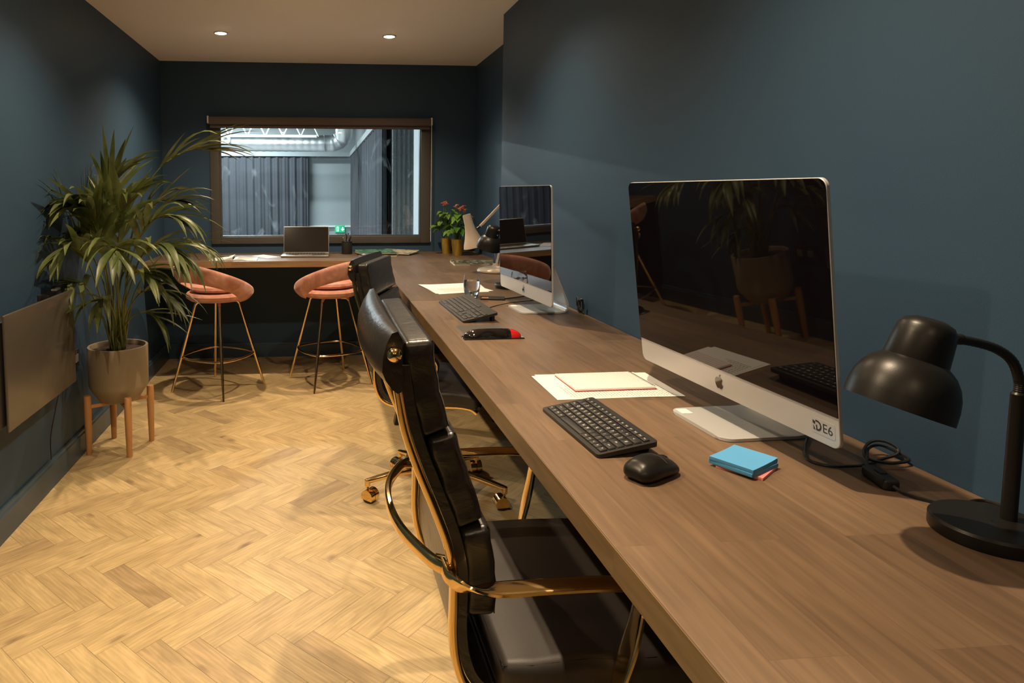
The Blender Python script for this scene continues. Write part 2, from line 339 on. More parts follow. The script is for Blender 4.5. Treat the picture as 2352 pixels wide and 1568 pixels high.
class MB:
    def __init__(s): s.v = []; s.f = []; s.mi = []
    def add(s, vs, fs, mi=0, R=None, T=None):
        vs = np.array(vs, float)
        if R is not None: vs = vs @ np.array(R).T
        if T is not None: vs = vs + np.array(T, float)
        o = len(s.v); s.v.extend(vs.tolist()); s.f.extend([tuple(i+o for i in f) for f in fs]); s.mi.extend([mi]*len(fs)); return s
    def rbox(s, c, h, r=0.0, R=None, mi=0, n=1, seg=2, fn=None):
        """box with half sizes h, edges rounded by r; fn maps local points"""
        h = np.array(h, float); r = min(r, h.min()*0.999)
        ax = []
        for k in range(3):
            a = h[k]; l = []
            if r > 0:
                l += [-a + r*(1-math.cos(PI/2*i/(seg+1)))*1.0 if False else -a + r*i/(seg+1) for i in range(seg+1)]
                l += [(-a+r)+(2*(a-r))*i/n for i in range(n+1)] if a-r > 1e-9 else [0.0]
                l += [a - r*i/(seg+1) for i in range(seg, -1, -1)]
            else: l = [-a+2*a*i/n for i in range(n+1)]
            ax.append(l)
        idx = {}; vs = []; fs = []
        def vid(i, j, k):
            key = (i, j, k)
            if key not in idx:
                p = np.array([ax[0][i], ax[1][j], ax[2][k]])
                if r > 0:
                    q = np.clip(p, -(h-r), h-r); d = p-q; L_ = np.linalg.norm(d)
                    if L_ > 1e-12: p = q + d/L_*r
                idx[key] = len(vs); vs.append(p)
            return idx[key]
        nx, ny, nz = len(ax[0])-1, len(ax[1])-1, len(ax[2])-1
        for i in range(nx):
            for j in range(ny):
                fs.append((vid(i, j, 0), vid(i, j+1, 0), vid(i+1, j+1, 0), vid(i+1, j, 0)))
                fs.append((vid(i, j, nz), vid(i+1, j, nz), vid(i+1, j+1, nz), vid(i, j+1, nz)))
        for i in range(nx):
            for k in range(nz):
                fs.append((vid(i, 0, k), vid(i+1, 0, k), vid(i+1, 0, k+1), vid(i, 0, k+1)))
                fs.append((vid(i, ny, k), vid(i, ny, k+1), vid(i+1, ny, k+1), vid(i+1, ny, k)))
        for j in range(ny):
            for k in range(nz):
                fs.append((vid(0, j, k), vid(0, j, k+1), vid(0, j+1, k+1), vid(0, j+1, k)))
                fs.append((vid(nx, j, k), vid(nx, j+1, k), vid(nx, j+1, k+1), vid(nx, j, k+1)))
        vs = np.array(vs)
        if fn is not None: vs = np.array([fn(p) for p in vs])
        return s.add(vs, fs, mi, R, c)
    def box(s, a, b, mi=0):
        a = np.array(a, float); b = np.array(b, float); return s.rbox((a+b)/2, (b-a)/2, 0, mi=mi)
    def bbox(s, a, b, r, mi=0, seg=1):
        a = np.array(a, float); b = np.array(b, float); return s.rbox((a+b)/2, (b-a)/2, r, mi=mi, seg=seg)
    def ring(s, rings, closed=True, cap0=True, cap1=True, mi=0, R=None, T=None):
        n = len(rings[0]); vs = [p for r in rings for p in r]; fs = []
        for i in range(len(rings)-1):
            for j in range(n if closed else n-1):
                a = i*n+j; b = i*n+(j+1) % n; fs.append((a, b, b+n, a+n))
        if cap0: fs.append(tuple(reversed(range(n))))
        if cap1: fs.append(tuple(range((len(rings)-1)*n, len(rings)*n)))
        return s.add(vs, fs, mi, R, T)
    def lathe(s, prof, seg=32, c=(0, 0, 0), R=None, mi=0, caps=False):
        rings = [[(r*math.cos(2*PI*j/seg), r*math.sin(2*PI*j/seg), z) for j in range(seg)] for r, z in prof]
        return s.ring(rings, True, caps, caps, mi, R, c)
    def tube(s, pts, rad, seg=10, mi=0, caps=True, closed=False):
        pts = [np.array(p, float) for p in pts]; n = len(pts)
        rr = rad if hasattr(rad, '__len__') else [rad]*n
        T = [unit(pts[min(i+1, n-1)]-pts[max(i-1, 0)]) for i in range(n)]
        if closed: T = [unit(pts[(i+1) % n]-pts[(i-1) % n]) for i in range(n)]
        u = np.cross(T[0], [0, 0, 1.0])
        if np.linalg.norm(u) < 1e-3: u = np.cross(T[0], [0, 1.0, 0])
        u = unit(u); rings = []
        for i in range(n):
            u = unit(u-T[i]*(u @ T[i])); v = np.cross(T[i], u)
            rings.append([pts[i]+rr[i]*(u*math.cos(2*PI*j/seg)+v*math.sin(2*PI*j/seg)) for j in range(seg)])
        if closed: rings.append(rings[0])
        return s.ring(rings, True, caps and not closed, caps and not closed, mi)
    def sweep(s, pts, wd, hw, ht, seg=16, pw=4.0, mi=0):
        """flat band: wd = width direction(s), hw half width, ht half thickness, rounded rectangular section"""
        pts = [np.array(p, float) for p in pts]; n = len(pts); rings = []
        for i in range(n):
            T = unit(pts[min(i+1, n-1)]-pts[max(i-1, 0)])
            W = np.array(wd[i] if hasattr(wd[0], '__len__') else wd, float); W = unit(W-T*(W @ T)); Nn = np.cross(T, W)
            a = hw[i] if hasattr(hw, '__len__') else hw; b = ht[i] if hasattr(ht, '__len__') else ht
            r = []
            for j in range(seg):
                c, q = math.cos(2*PI*j/seg+PI/seg), math.sin(2*PI*j/seg+PI/seg)
                r.append(pts[i]+W*a*math.copysign(abs(c)**(2/pw), c)+Nn*b*math.copysign(abs(q)**(2/pw), q))
            rings.append(r)
        return s.ring(rings, mi=mi)
    def prism(s, poly, z0, z1, mi=0, R=None, T=None):
        n = len(poly); vs = [(x, y, z0) for x, y in poly]+[(x, y, z1) for x, y in poly]
        a = sum(poly[i][0]*poly[(i+1) % n][1]-poly[(i+1) % n][0]*poly[i][1] for i in range(n))
        fs = [tuple(reversed(range(n))), tuple(range(n, 2*n))]+[(i, (i+1) % n, (i+1) % n+n, i+n) for i in range(n)]
        if a < 0: fs = [tuple(reversed(f)) for f in fs]
        return s.add(vs, fs, mi, R, T)
    def sphere(s, c, r, seg=14, mi=0, R=None, sc=(1, 1, 1)):
        prof = [(r*math.sin(PI*i/seg), -r*math.cos(PI*i/seg)) for i in range(seg+1)]
        prof[0] = (1e-5, -r); prof[-1] = (1e-5, r)
        rings = [[(q*math.cos(2*PI*j/(seg*2))*sc[0], q*math.sin(2*PI*j/(seg*2))*sc[1], z*sc[2]) for j in range(seg*2)] for q, z in prof]
        return s.ring(rings, True, True, True, mi, R, c)
    def build(s, name, m, parent=None, sharp=0.65):
        me = bpy.data.meshes.new(name); me.from_pydata(s.v, [], s.f); 
        ms = m if isinstance(m, (list, tuple)) else [m]
        for k in ms: me.materials.append(k)
        me.polygons.foreach_set('material_index', s.mi)
        me.polygons.foreach_set('use_smooth', [True]*len(s.f))
        bm = bmesh.new(); bm.from_mesh(me)
        for e in bm.edges:
            if len(e.link_faces) == 2 and e.calc_face_angle(0) > sharp: e.smooth = False
        bm.to_mesh(me); bm.free(); me.update()
        o = bpy.data.objects.new(name, me); C.objects.link(o)
        if parent is not None: o.parent = parent
        return o

def thing(name, label, cat, loc=(0, 0, 0), rz=0.0, group=None, scale=1.0):
    o = bpy.data.objects.new(name, None); C.objects.link(o); o.location = loc; o.rotation_euler = (0, 0, rz); o.scale = (scale,)*3
    o.empty_display_size = 0.05
    o['label'] = label; o['category'] = cat
    if group: o['group'] = group
    return o
def tag(o, label, cat, group=None):
    o['label'] = label; o['category'] = cat
    if group: o['group'] = group
    return o
def struct(o): o['kind'] = 'structure'; return o
def light(name, kind, parent, loc, energy, color, **kw):
    d = bpy.data.lights.new(name, kind); d.energy = energy; d.color = color
    for k, v in kw.items(): setattr(d, k, v)
    o = bpy.data.objects.new(name, d); C.objects.link(o); o.location = loc
    if parent is not None: o.parent = parent
    return o
def text_mesh(mb, s, size, R, T, mi=0, h=0.0, align='CENTER', bold=0.0):
    """letters of s as geometry, in the local xy plane"""
    cu = bpy.data.curves.new('t', 'FONT'); cu.body = s; cu.size = size; cu.align_x = align; cu.align_y = 'CENTER'; cu.extrude = h; cu.offset = bold; cu.resolution_u = 3
    o = bpy.data.objects.new('t', cu); C.objects.link(o)
    dg = bpy.context.evaluated_depsgraph_get(); dg.update()
    me = bpy.data.meshes.new_from_object(o.evaluated_get(dg))
    mb.add([tuple(v.co) for v in me.vertices] or [(0, 0, 0)], [tuple(p.vertices) for p in me.polygons], mi, R, T)
    bpy.data.objects.remove(o); bpy.data.curves.remove(cu); bpy.data.meshes.remove(me)
# letters for many keys: each glyph is made once
_glyph = {}
def glyph(mb, s, size, R, T):
    if s not in _glyph:
        g = MB(); text_mesh(g, s, 1.0, None, None); _glyph[s] = (np.array(g.v), list(g.f))
    v, f = _glyph[s]; mb.add(v*size, f, 0, R, T)

rnd = random.Random(7)

# ============================================================ SETTING
# floor: every herringbone block is its own quad of the floor mesh
def clip(poly, x0, x1, y0, y1):
    def cut(P, ax, lim, sgn):
        out = []
        for i in range(len(P)):
            a, b = P[i], P[(i+1) % len(P)]
            ia, ib = sgn*(a[ax]-lim) >= 0, sgn*(b[ax]-lim) >= 0
            if ia: out.append(a)
            if ia != ib:
                k = (lim-a[ax])/(b[ax]-a[ax]); out.append(tuple(a[q]+(b[q]-a[q])*k for q in range(len(a))))
        return out
    for ax, lim, sg in ((0, x0, 1), (0, x1, -1), (1, y0, 1), (1, y1, -1)):
        if len(poly) < 3: return []
        poly = cut(poly, ax, lim, sg)
    return poly
def make_floor():
    W_, L_ = 0.0803, 0.3015; ox, oy = -0.371, 1.9415; g = 0.0004; s2 = math.sqrt(0.5)
    verts, faces, uvs, tones = [], [], [], []
    for i in range(-80, 90):
        for j in range(-14, 16):
            for kind in (0, 1):
                u0, v0 = i*W_+j*L_, i*W_-j*L_
                if kind == 0: r = (u0+g, u0+L_-g, v0+g, v0+W_-g)
                else: r = (u0+g, u0+W_-g, v0+W_+g, v0+W_+L_-g)
                ro = (rnd.uniform(0, 50), rnd.uniform(0, 50))
                cs = [(r[0], r[2]), (r[1], r[2]), (r[1], r[3]), (r[0], r[3])]
                P = []
                for (u, v) in cs:
                    x = ox+(u+v)*s2; y = oy+(u-v)*s2
                    a, b = (u-r[0], v-r[2]) if kind == 0 else (v-r[2], u-r[0])
                    P.append((x, y, a+ro[0], b+ro[1]))
                if max(p[0] for p in P) < XL-0.01 or min(p[0] for p in P) > XR2 or max(p[1] for p in P) < YF or min(p[1] for p in P) > YB: continue
                P = clip(P, XL-0.01, XR2+0.01, YF, YB+0.005)
                if len(P) < 3: continue
                k = len(verts); verts += [(p[0], p[1], 0.0) for p in P]; uvs += [(p[2], p[3]) for p in P]
                faces.append(tuple(range(k+len(P)-1, k-1, -1))); t_ = rnd.random(); tones.append(min(1, max(0, 0.60+rnd.gauss(0, 0.10))) if t_ > 0.09 else rnd.uniform(0.1, 0.3))
    nplank = len(faces)
    b = MB(); b.box((XL-0.1, YF-0.1, -0.06), (XR2+0.3, YB+0.15, -0.0008))
    o0 = len(verts); verts += b.v; faces += [tuple(i+o0 for i in f) for f in b.f]; tones += [0.5]*len(b.f); uvs += [(0, 0)]*len(b.v)
    me = bpy.data.meshes.new('floor'); me.from_pydata(verts, [], faces)
    me.materials.append(M['floor']); me.materials.append(M['joint'])
    me.polygons.foreach_set('material_index', [0]*nplank+[1]*len(b.f))
    at = me.attributes.new('tone', 'FLOAT', 'FACE'); at.data.foreach_set('value', tones)
    ul = me.uv_layers.new(name='UVMap')
    li = [lp.vertex_index for lp in me.loops]
    ul.data.foreach_set('uv', [c for i in li for c in uvs[i]])
    # orient planks upwards
    bm = bmesh.new(); bm.from_mesh(me)
    for f in bm.faces:
        if f.material_index == 0 and f.normal.z < 0: f.normal_flip()
    bm.to_mesh(me); bm.free()
    o = bpy.data.objects.new('floor', me); C.objects.link(o); struct(o)
make_floor()
struct(MB().box((XL-0.12, YF-0.12, 0.0), (XL, YB+0.14, CEIL)).build('wall_left', M['wall']))
struct(MB().prism([(XR, YF-0.12), (XR2+0.12, YF-0.12), (XR2+0.12, YB+0.14), (XR2, YB+0.14), (XR2, YS), (XR, YS)], 0, CEIL).build('wall_right', M['wall']))
WX0, WX1, WZ0, WZ1 = -0.80, 0.827, 0.955, 1.88
b = MB(); b.box((XL, YB, 0), (WX0, YB+0.14, CEIL)); b.box((WX1, YB, 0), (XR2, YB+0.14, CEIL)); b.box((WX0, YB, 0), (WX1, YB+0.14, WZ0)); b.box((WX0, YB, WZ1), (WX1, YB+0.14, CEIL))
struct(b.build('wall_back', M['wall']))
struct(MB().box((XL, YF-0.12, 0), (XR, YF, CEIL)).build('wall_front', M['wall']))
struct(MB().box((XL-0.12, YF-0.12, CEIL), (XR2+0.12, YB+0.14, CEIL+0.1)).build('ceiling', M['ceiling']))
def skirting(name, a, b, h=0.125, t=0.018):
    """run of skirting from a to b, board on the left hand side of the direction, with a moulded top"""
    a = np.array([*a, 0.0]); b = np.array([*b, 0.0]); d = unit(b-a); n = np.array([-d[1], d[0], 0])
    prof = [(0, 0), (t, 0), (t, h-0.022), (t*0.72, h-0.016), (t*0.66, h-0.006), (t*0.3, h), (0, h)]
    rings = [[p+n*x+np.array([0, 0, z]) for x, z in prof] for p in (a, b)]
    struct(MB().ring(rings).build(name, M['skirt'], sharp=0.3))
skirting('baseboard_left', (XL, YB), (XL, YF))
skirting('baseboard_back', (XR2, YB), (XL+0.018, YB), 0.12)
skirting('baseboard_right', (XR, YF), (XR, YS), 0.12)

# window: frame mounted on the wall, pane, pale reveal behind
wroot = bpy.data.objects.new('window_1', None); C.objects.link(wroot); wroot.location = (0, YB, 0); wroot['kind'] = 'structure'
b = MB(); f0, f1, g0, g1 = -0.857, 0.888, 0.915, 1.912
for a_, c_ in (((f0, -0.018, g0), (-0.785, 0.06, g1)), ((0.812, -0.018, g0), (f1, 0.06, g1)), ((-0.785, -0.018, g0), (0.812, 0.06, 0.974)), ((-0.785, -0.018, 1.852), (0.812, 0.06, g1))): b.bbox(a_, c_, 0.004)
b.build('window_frame', M['frame'], wroot)
b = MB()
for a_, c_ in (((-0.785, 0.004, 0.974), (-0.777, 0.05, 1.852)), ((0.804, 0.004, 0.974), (0.812, 0.05, 1.852)), ((-0.777, 0.004, 0.974), (0.804, 0.05, 0.981))): b.box(a_, c_)
b.build('glazing_bead', M['frame'], wroot)
MB().box((-0.777, 0.030, 0.981), (0.804, 0.034, 1.86)).build('pane', pane_mat(), wroot)
b = MB()
for a_, c_ in (((0.804, 0.062, 0.955), (0.826, 0.36, 1.88)), ((-0.80, 0.062, 0.955), (-0.79, 0.14, 1.88)), ((-0.79, 0.062, 0.955), (0.804, 0.14, 0.966))): b.box(a_, c_)
b.build('reveal', M['reveal'], wroot)

# ============================================================ STUDIO BEHIND THE WINDOW
SZ0, SZ1, SY1, SXR, SXL = -1.9, 3.5, 17.0, 0.90, -7.0
struct(MB().box((SXL, YB+0.14, SZ0-0.1), (4, SY1+0.1, SZ0)).build('floor_studio', M['studiofloor']))
struct(MB().box((SXL, SY1, SZ0), (SXR, SY1+0.1, SZ1)).build('wall_studio_back', M['studiowall']))
struct(MB().box((SXR, YB+0.36, SZ0), (SXR+0.1, SY1+0.1, SZ1)).build('wall_studio_right', M['studiowall']))
struct(MB().box((SXL-0.1, YB+0.14, SZ0), (SXL, SY1+0.1, SZ1)).build('wall_studio_left', M['studiowall']))
b = MB(); b.box((SXL, YB+0.14, SZ1), (SXR+0.1, SY1+0.1, SZ1+0.1))
for k in range(46): b.box((SXL, YB+0.3+k*0.25, SZ1-0.05), (SXR, YB+0.4+k*0.25, SZ1))
struct(b.build('ceiling_studio', M['studioceil']))
struct(MB().box((-0.9, SY1-0.06, 0.437), (SXR, SY1, 0.475)).build('trim_1', M['reveal']))
def drape(p0, p1, z0, z1, amp, waves, seed, n=220):
    r = random.Random(seed); p0 = np.array(p0); p1 = np.array(p1); d = p1-p0; Ln = np.linalg.norm(d); d = d/Ln; nn = np.array([-d[1], d[0]])
    ph = [r.uniform(0, 6.28) for _ in range(4)]; rows = []
    for zi in range(7):
        z = z1+(z0-z1)*zi/6; k = 0.75+0.25*zi/6; row = []
        for i in range(n+1):
            s_ = i/n; q = amp*k*(math.sin(waves*6.283*s_+ph[0]+1.2*math.sin(5*s_+ph[1]))+0.45*math.sin(waves*15.1*s_+ph[2]))
            p = p0+d*Ln*s_+nn*q; row.append((p[0], p[1], z))
        rows.append(row)
    mb = MB(); mb.ring(rows, closed=False, cap0=False, cap1=False)
    back = [[(x+nn[0]*-0.01, y+nn[1]*-0.01, z) for x, y, z in r_] for r_ in rows]; mb.ring(back, closed=False, cap0=False, cap1=False)
    return mb
cu = thing('curtain', 'wide dark grey curtain on the far studio wall, left half of the window view', 'curtain', group=None)
drape((-6.5, SY1-0.18), (-0.30, SY1-0.18), -1.85, 2.20, 0.022, 30, 3, 500).build('drape', M['curtain'], cu)
MB().box((-6.6, SY1-0.24, 2.20), (0.82, SY1-0.12, 2.30)).build('curtain_track', M['studiowall'], cu)
cu = thing('curtain', 'grey pleated curtain along the right side wall of the studio', 'curtain')
drape((0.80, SY1-0.3), (0.80, 8.35), -1.85, 2.20, 0.035, 30, 5, 420).build('drape', M['curtain'], cu)
MB().box((0.74, 8.2, 2.20), (0.86, SY1-0.25, 2.30)).build('curtain_track', M['studiowall'], cu)
fo = drape((0.662, 6.2), (0.862, 6.12), -1.88, 3.44, 0.012, 4, 11, 60).build('silver_sheet', M['foil'])
tag(fo, 'crinkled silver sheet hanging just behind the right part of the window', 'sheet')
du = thing('air_duct', 'large galvanised air duct bending upward, high in the studio', 'duct')
path = cr_curve([(-6.8, 14, 2.30), (-3, 14, 2.31), (-0.2, 14, 2.32), (0.15, 14.02, 2.33)], 10)
b = MB(); rad = []
pl = [np.array((x, 14, 2.32)) for x in np.linspace(-6.8, 0.1, 140)]
b.tube(pl, [0.165+(0.006 if i % 3 == 0 else 0) for i in range(len(pl))], 24); b.build('duct_run', M['duct'], du)
b = MB(); el = cr_curve([(0.1, 14, 2.32), (0.32, 14, 2.34), (0.47, 13.95, 2.45), (0.5, 13.8, 2.62), (0.5, 13.6, 3.4)], 7); b.tube(el, [0.17+(0.008 if i % 5 == 0 else 0) for i in range(len(el))], 24); b.build('elbow', M['duct'], du)
sp = thing('duct_spigot', 'round white vent cap on the duct at its left end', 'vent', (-1.87, 13.76, 2.37))
b = MB(); b.lathe([(0.03, 0.02), (0.05, 0.04), (0.095, 0.035), (0.10, 0.0), (0.06, -0.02)], 24, R=rotx(PI/2)); b.build('cap', M['trussw'], sp)
tr = thing('lighting_truss', 'white lattice lighting truss crossing above the air duct', 'truss', (0, 12, 2.30))
MB().tube([(-5, 0, 0), (-0.05, 0, 0)], 0.025, 8).build('lower_chord', M['trussw'], tr)
MB().tube([(-5, 0, 0.32), (-0.05, 0, 0.32)], 0.025, 8).build('upper_chord', M['trussw'], tr)
b = MB()
for k in range(16): x = -4.98+k*0.31; b.tube([(x, 0, 0), (x+0.155, 0, 0.32)], 0.012, 6); b.tube([(x+0.155, 0, 0.32), (x+0.31, 0, 0)], 0.012, 6)
b.build('lacing', M['trussw'], tr)
for hx in (-4.2, -2.2, -0.4): MB().tube([(hx, 0, 0.32), (hx, 0, 1.19)], 0.008, 6).build('hanger', M['trussw'], tr)
ex = thing('exit_sign', 'green exit sign low on the pale studio wall beyond the laptop', 'sign', (0.495, SY1-0.03, 0.39))
MB().bbox((-0.125, -0.03, -0.09), (0.125, 0.03, 0.09), 0.008).build('sign_box', M['exitgreen'], ex)
b = MB(); R_ = rotx(PI/2)
b.prism([(-0.085, -0.06), (-0.03, -0.06), (-0.03, 0.06), (-0.085, 0.06)], 0, 0.002, R=R_, T=(0, -0.031, 0))
b.prism([(0.04, -0.05), (0.06, -0.02), (0.10, -0.02), (0.06, 0.0)], 0, 0.002, R=R_, T=(0, -0.031, 0))
b.prism([(0.025, 0.0), (0.07, 0.052), (0.115, 0.0), (0.085, 0.0), (0.085, -0.05), (0.055, -0.05), (0.055, 0.0)], 0, 0.002, R=rotx(PI/2) @ rotz(PI), T=(0.14, -0.031, 0))
b.build('pictogram', M['exitwhite'], ex)
b = MB(); b.prism([(-0.07, -0.045), (-0.055, -0.045), (-0.05, -0.01), (-0.045, 0.02), (-0.058, 0.045), (-0.07, 0.02)], 0, 0.003, R=R_, T=(0, -0.033, 0)); b.build('running_figure', M['exitgreen'], ex)
for i, (x, y) in enumerate(((-2.4, 8.2), (-2.4, 11.2), (-2.6, 15.4))):
    t_ = thing('batten_light', ('nearest', 'middle', 'farthest')[i]+' white fluorescent batten under the studio ceiling', 'light', (x, y, 3.2), group='studio ceiling battens')
    MB().bbox((-1.6, -0.05, 0.0), (1.6, 0.05, 0.06), 0.01).build('batten_body', M['trussw'], t_)
    for hx in (-1.2, 1.2): MB().tube([(hx, 0, 0.05), (hx, 0, 0.305)], 0.006, 6).build('hanger', M['trussw'], t_)
    MB().bbox((-1.58, -0.03, -0.03), (1.58, 0.03, 0.0), 0.01).build('tube', M['tube'], t_)
    light('batten_lamp', 'AREA', t_, (0, 0, -0.05), STUDIO_W, COOL, shape='RECTANGLE', size=3.0, size_y=0.3)

# ============================================================ DOWNLIGHTS
for j, (y, xa, xb, pw_) in enumerate(LIGHT_ROWS):
    for i, x in enumerate((xa, xb)):
        if j == 0: lab = ('left' if i == 0 else 'right')+' of the two glowing recessed downlights in the ceiling near the window wall'
        else: lab = ('left','right')[i]+(' recessed downlight in the second row out from the window wall', ' recessed downlight over the nearest chair row', ' recessed downlight behind the camera')[j-1]
        t_ = thing('downlight', lab, 'light', (x, y, CEIL), group='recessed ceiling downlights')
        b = MB(); b.lathe([(0.034, 0.0), (0.034, -0.004), (0.036, -0.006), (0.044, -0.005), (0.046, 0.0)], 32); b.build('trim_ring', M['white'], t_)
        b = MB(); b.lathe([(0.0005, -0.011), (0.014, -0.010), (0.025, -0.007), (0.031, -0.004), (0.033, 0.0)], 32, caps=False); b.build('lens', M['lens'], t_)
        lo = light('lamp', 'SPOT', t_, (0, 0, -0.030), SPOT_W*pw_, WARM, spot_size=math.radians(136), spot_blend=1.0, shadow_soft_size=0.018)

# ============================================================ DESK
dk = thing('desk', 'long L-shaped dark stained wooden desk running along the right and window walls', 'desk', (0, 0, 0))
MB().bbox((DX, -1.6, DB), (XR-0.002, 2.939, DT), 0.0025).build('worktop_slab', M['desk'], dk)
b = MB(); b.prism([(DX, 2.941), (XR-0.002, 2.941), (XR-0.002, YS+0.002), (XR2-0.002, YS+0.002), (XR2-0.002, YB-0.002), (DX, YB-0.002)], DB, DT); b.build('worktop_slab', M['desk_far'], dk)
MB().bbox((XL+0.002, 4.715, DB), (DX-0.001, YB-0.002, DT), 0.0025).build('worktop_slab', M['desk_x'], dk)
MB().box((DX-0.0012, -1.6, DB+0.001), (DX, 4.714, DT-0.0015)).build('front_edge', M['edge_y'], dk)
MB().box((XL+0.002, 4.7138, DB+0.001), (DX-0.0012, 4.715, DT-0.0015)).build('front_edge', M['edge_x'], dk)
def leg_frame(y):
    fr = bpy.data.objects.new('leg_frame', None); C.objects.link(fr); fr.parent = dk; fr.location = (0, y, 0)
    for (x0, x1) in ((0.583, 0.425), (0.85, 1.0)):
        MB().sweep([(x0, 0, DB-0.012), (x1, 0, 0.0)], (0, 1, 0), 0.035, 0.012, 12, 8).build('leg', M['blacksteel'], fr)
    MB().bbox((0.55, -0.035, DB-0.012), (0.90, 0.035, DB-0.0005), 0.002).build('top_plate', M['blacksteel'], fr)
for y in (3.74, 0.05, -1.4): leg_frame(y)

# ============================================================ OFFICE CHAIRS
def make_chair(label, loc, rz, scale, zoff, bo, base_rot, group='black and gold office chairs'):
    t = thing('office_chair', label, 'chair', (*loc, 0), rz, group)
    X0 = 0.50-bo/scale   # the seat unit may sit bo forward of the column
    def g(x, z): return ((x-X0)*scale, (z-0.455)*scale+0.455+zoff)
    Yr, Yp, Ya = 0.232*scale, 0.222*scale, 0.283*scale
    rail_p = [(0.119, 1.045), (0.121, 1.025), (0.126, 0.995), (0.136, 0.941), (0.158, 0.874), (0.184, 0.809), (0.207, 0.747), (0.219, 0.693), (0.220, 0.640), (0.219, 0.590), (0.224, 0.540), (0.240, 0.492), (0.270, 0.460), (0.32, 0.446), (0.40, 0.447), (0.50, 0.455), (0.60, 0.462), (0.66, 0.458), (0.69, 0.440)]
    rp = cr_curve([np.array([g(x, z)[0], 0, g(x, z)[1]]) for x, z in rail_p], 4)
    for s in (-1, 1):
        MB().sweep([p+np.array([0, s*Yr, 0]) for p in rp], (0, 1, 0), 0.011, 0.0075, 12, 4).build('side_rail', M['gold'], t)
        # rubbery black edge of the sling between rail and pads
    # sling between the rails: offset inward (towards the sitter)
    def offs(pp, d):
        o = []
        for i, p in enumerate(pp):
            T = unit(pp[min(i+1, len(pp)-1)]-pp[max(i-1, 0)]); n_ = np.array([-T[2], 0, T[0]]); n_ = n_ if True else n_
            o.append(p+n_*d)
        return o
    # travelling down the rail T=(+,-): sitter side normal = (-Tz, Tx)
    sl = offs(rp, 0.017)
    b = MB(); b.sweep(sl, (0, 1, 0), Yr-0.004, 0.0105, 20, 14); b.build('sling', M['leather'], t)
    # soft pads
    def pad(name, c0, c1, half_t, wy, r=0.016, puff=0.006, mid=None, mt=M['leather'], n=7, piping=True):
        c0 = np.array([g(*c0)[0], 0, g(*c0)[1]]); c1 = np.array([g(*c1)[0], 0, g(*c1)[1]])
        cm = (c0+c1)/2 if mid is None else np.array([g(*mid)[0], 0, g(*mid)[1]])
        Ln = np.linalg.norm(c1-c0)/2
        def f(p):
            l, y_, tt = p[0]/Ln, p[1]/wy, p[2]/half_t
            P = c0*(0.5*l*(l-1))+cm*(1-l*l)+c1*(0.5*l*(l+1)); dT = unit(c0*(l-0.5)+cm*(-2*l)+c1*(l+0.5)); nn = np.array([-dT[2], 0, dT[0]])
            pf = puff*(1-min(1, abs(l))**3)*(1-min(1, abs(y_))**3)
            wr = 0.0016*math.sin(l*9+y_*3)*max(0, abs(y_)-0.5)*2
            return P+nn*(p[2]+tt*pf+wr)+np.array([0, p[1]*(1+0.012*math.sin(7*l)), 0])
        b = MB(); b.rbox((0, 0, 0), (Ln, wy, half_t), r, n=n, seg=3, fn=f); o = b.build(name, mt, t, sharp=1.2)
        if piping:
            b = MB()
            for sg in (1, -1):
                loop = []
                a_, c_ = Ln-r*0.35, wy-r*0.35
                for k in range(8): loop.append((-a_+2*a_*k/7*0.98, -c_))
                for k in range(8): loop.append((a_, -c_+2*c_*k/7*0.98))
                for k in range(8): loop.append((a_-2*a_*k/7*0.98, c_))
                for k in range(8): loop.append((-a_, c_-2*c_*k/7*0.98))
                b.tube([f(np.array([l, y_, sg*(half_t-r*0.30)])) for l, y_ in loop], 0.0011, 5, closed=True)
            b.build('piping', M['piping'], o)
        return o
    pad('back_pad', (0.159, 1.087), (0.192, 0.930), 0.0255*scale, Yp, r=0.010, mid=(0.170, 1.005))
    pad('back_pad', (0.198, 0.924), (0.251, 0.768), 0.0255*scale, Yp, r=0.011, mid=(0.223, 0.846))
    pad('back_pad', (0.256, 0.760), (0.272, 0.603), 0.0265*scale, Yp, r=0.012, mid=(0.269, 0.682))
    sp_ = pad('seat_pad', (0.297, 0.496), (0.700, 0.491), 0.037*scale, Yp+0.031, r=0.022, puff=0.005, mid=(0.49, 0.499), n=8, mt=M['seatleather'])
    # headrest: leather wrapped over the top rail and down behind
    prof = [(0.136, 1.094), (0.124, 1.108), (0.108, 1.105), (0.094, 1.088), (0.084, 1.064), (0.082, 1.040), (0.091, 1.026), (0.107, 1.011), (0.124, 1.003), (0.135, 1.006), (0.136, 1.025), (0.137, 1.06)]
    rings = []
    for k in range(15):
        s_ = -1+2*k/14; y_ = s_*(Yr+0.012); q = 1-0.40*abs(s_)**4
        cx, cz = 0.121, 1.062
        rings.append([np.array([g(cx+(x-cx)*q-0.008*(1-s_*s_), 0)[0], y_, g(0, cz+(z-cz)*(0.93+0.07*q))[1]]) for x, z in prof])
    MB().ring(rings).build('headrest', M['leather'], t, sharp=1.0)
    kx, kz = g(0.116, 1.072)
    for s in (-1, 1):
        b = MB(); b.sphere((kx, s*(Yr+0.026), kz), 0.0125*scale, 10); b.tube([(kx, s*(Yr+0.010), kz), (kx, s*(Yr+0.028), kz)], 0.010*scale, 14); b.build('rail_knob', M['gold'], t)
    # stretcher bowed behind the back
    jx, jz = g(0.214, 0.695)
    pts = cr_curve([(jx, -Yr, jz), (jx-0.03, -Yr*0.86, jz+0.004), (jx-0.068, -Yr*0.45, jz+0.008), (jx-0.080, 0, jz+0.010), (jx-0.068, Yr*0.45, jz+0.008), (jx-0.03, Yr*0.86, jz+0.004), (jx, Yr, jz)], 6)
    MB().sweep(pts, (0, 0, 1), 0.013, 0.007, 12, 3).build('back_stretcher', M['gold'], t)
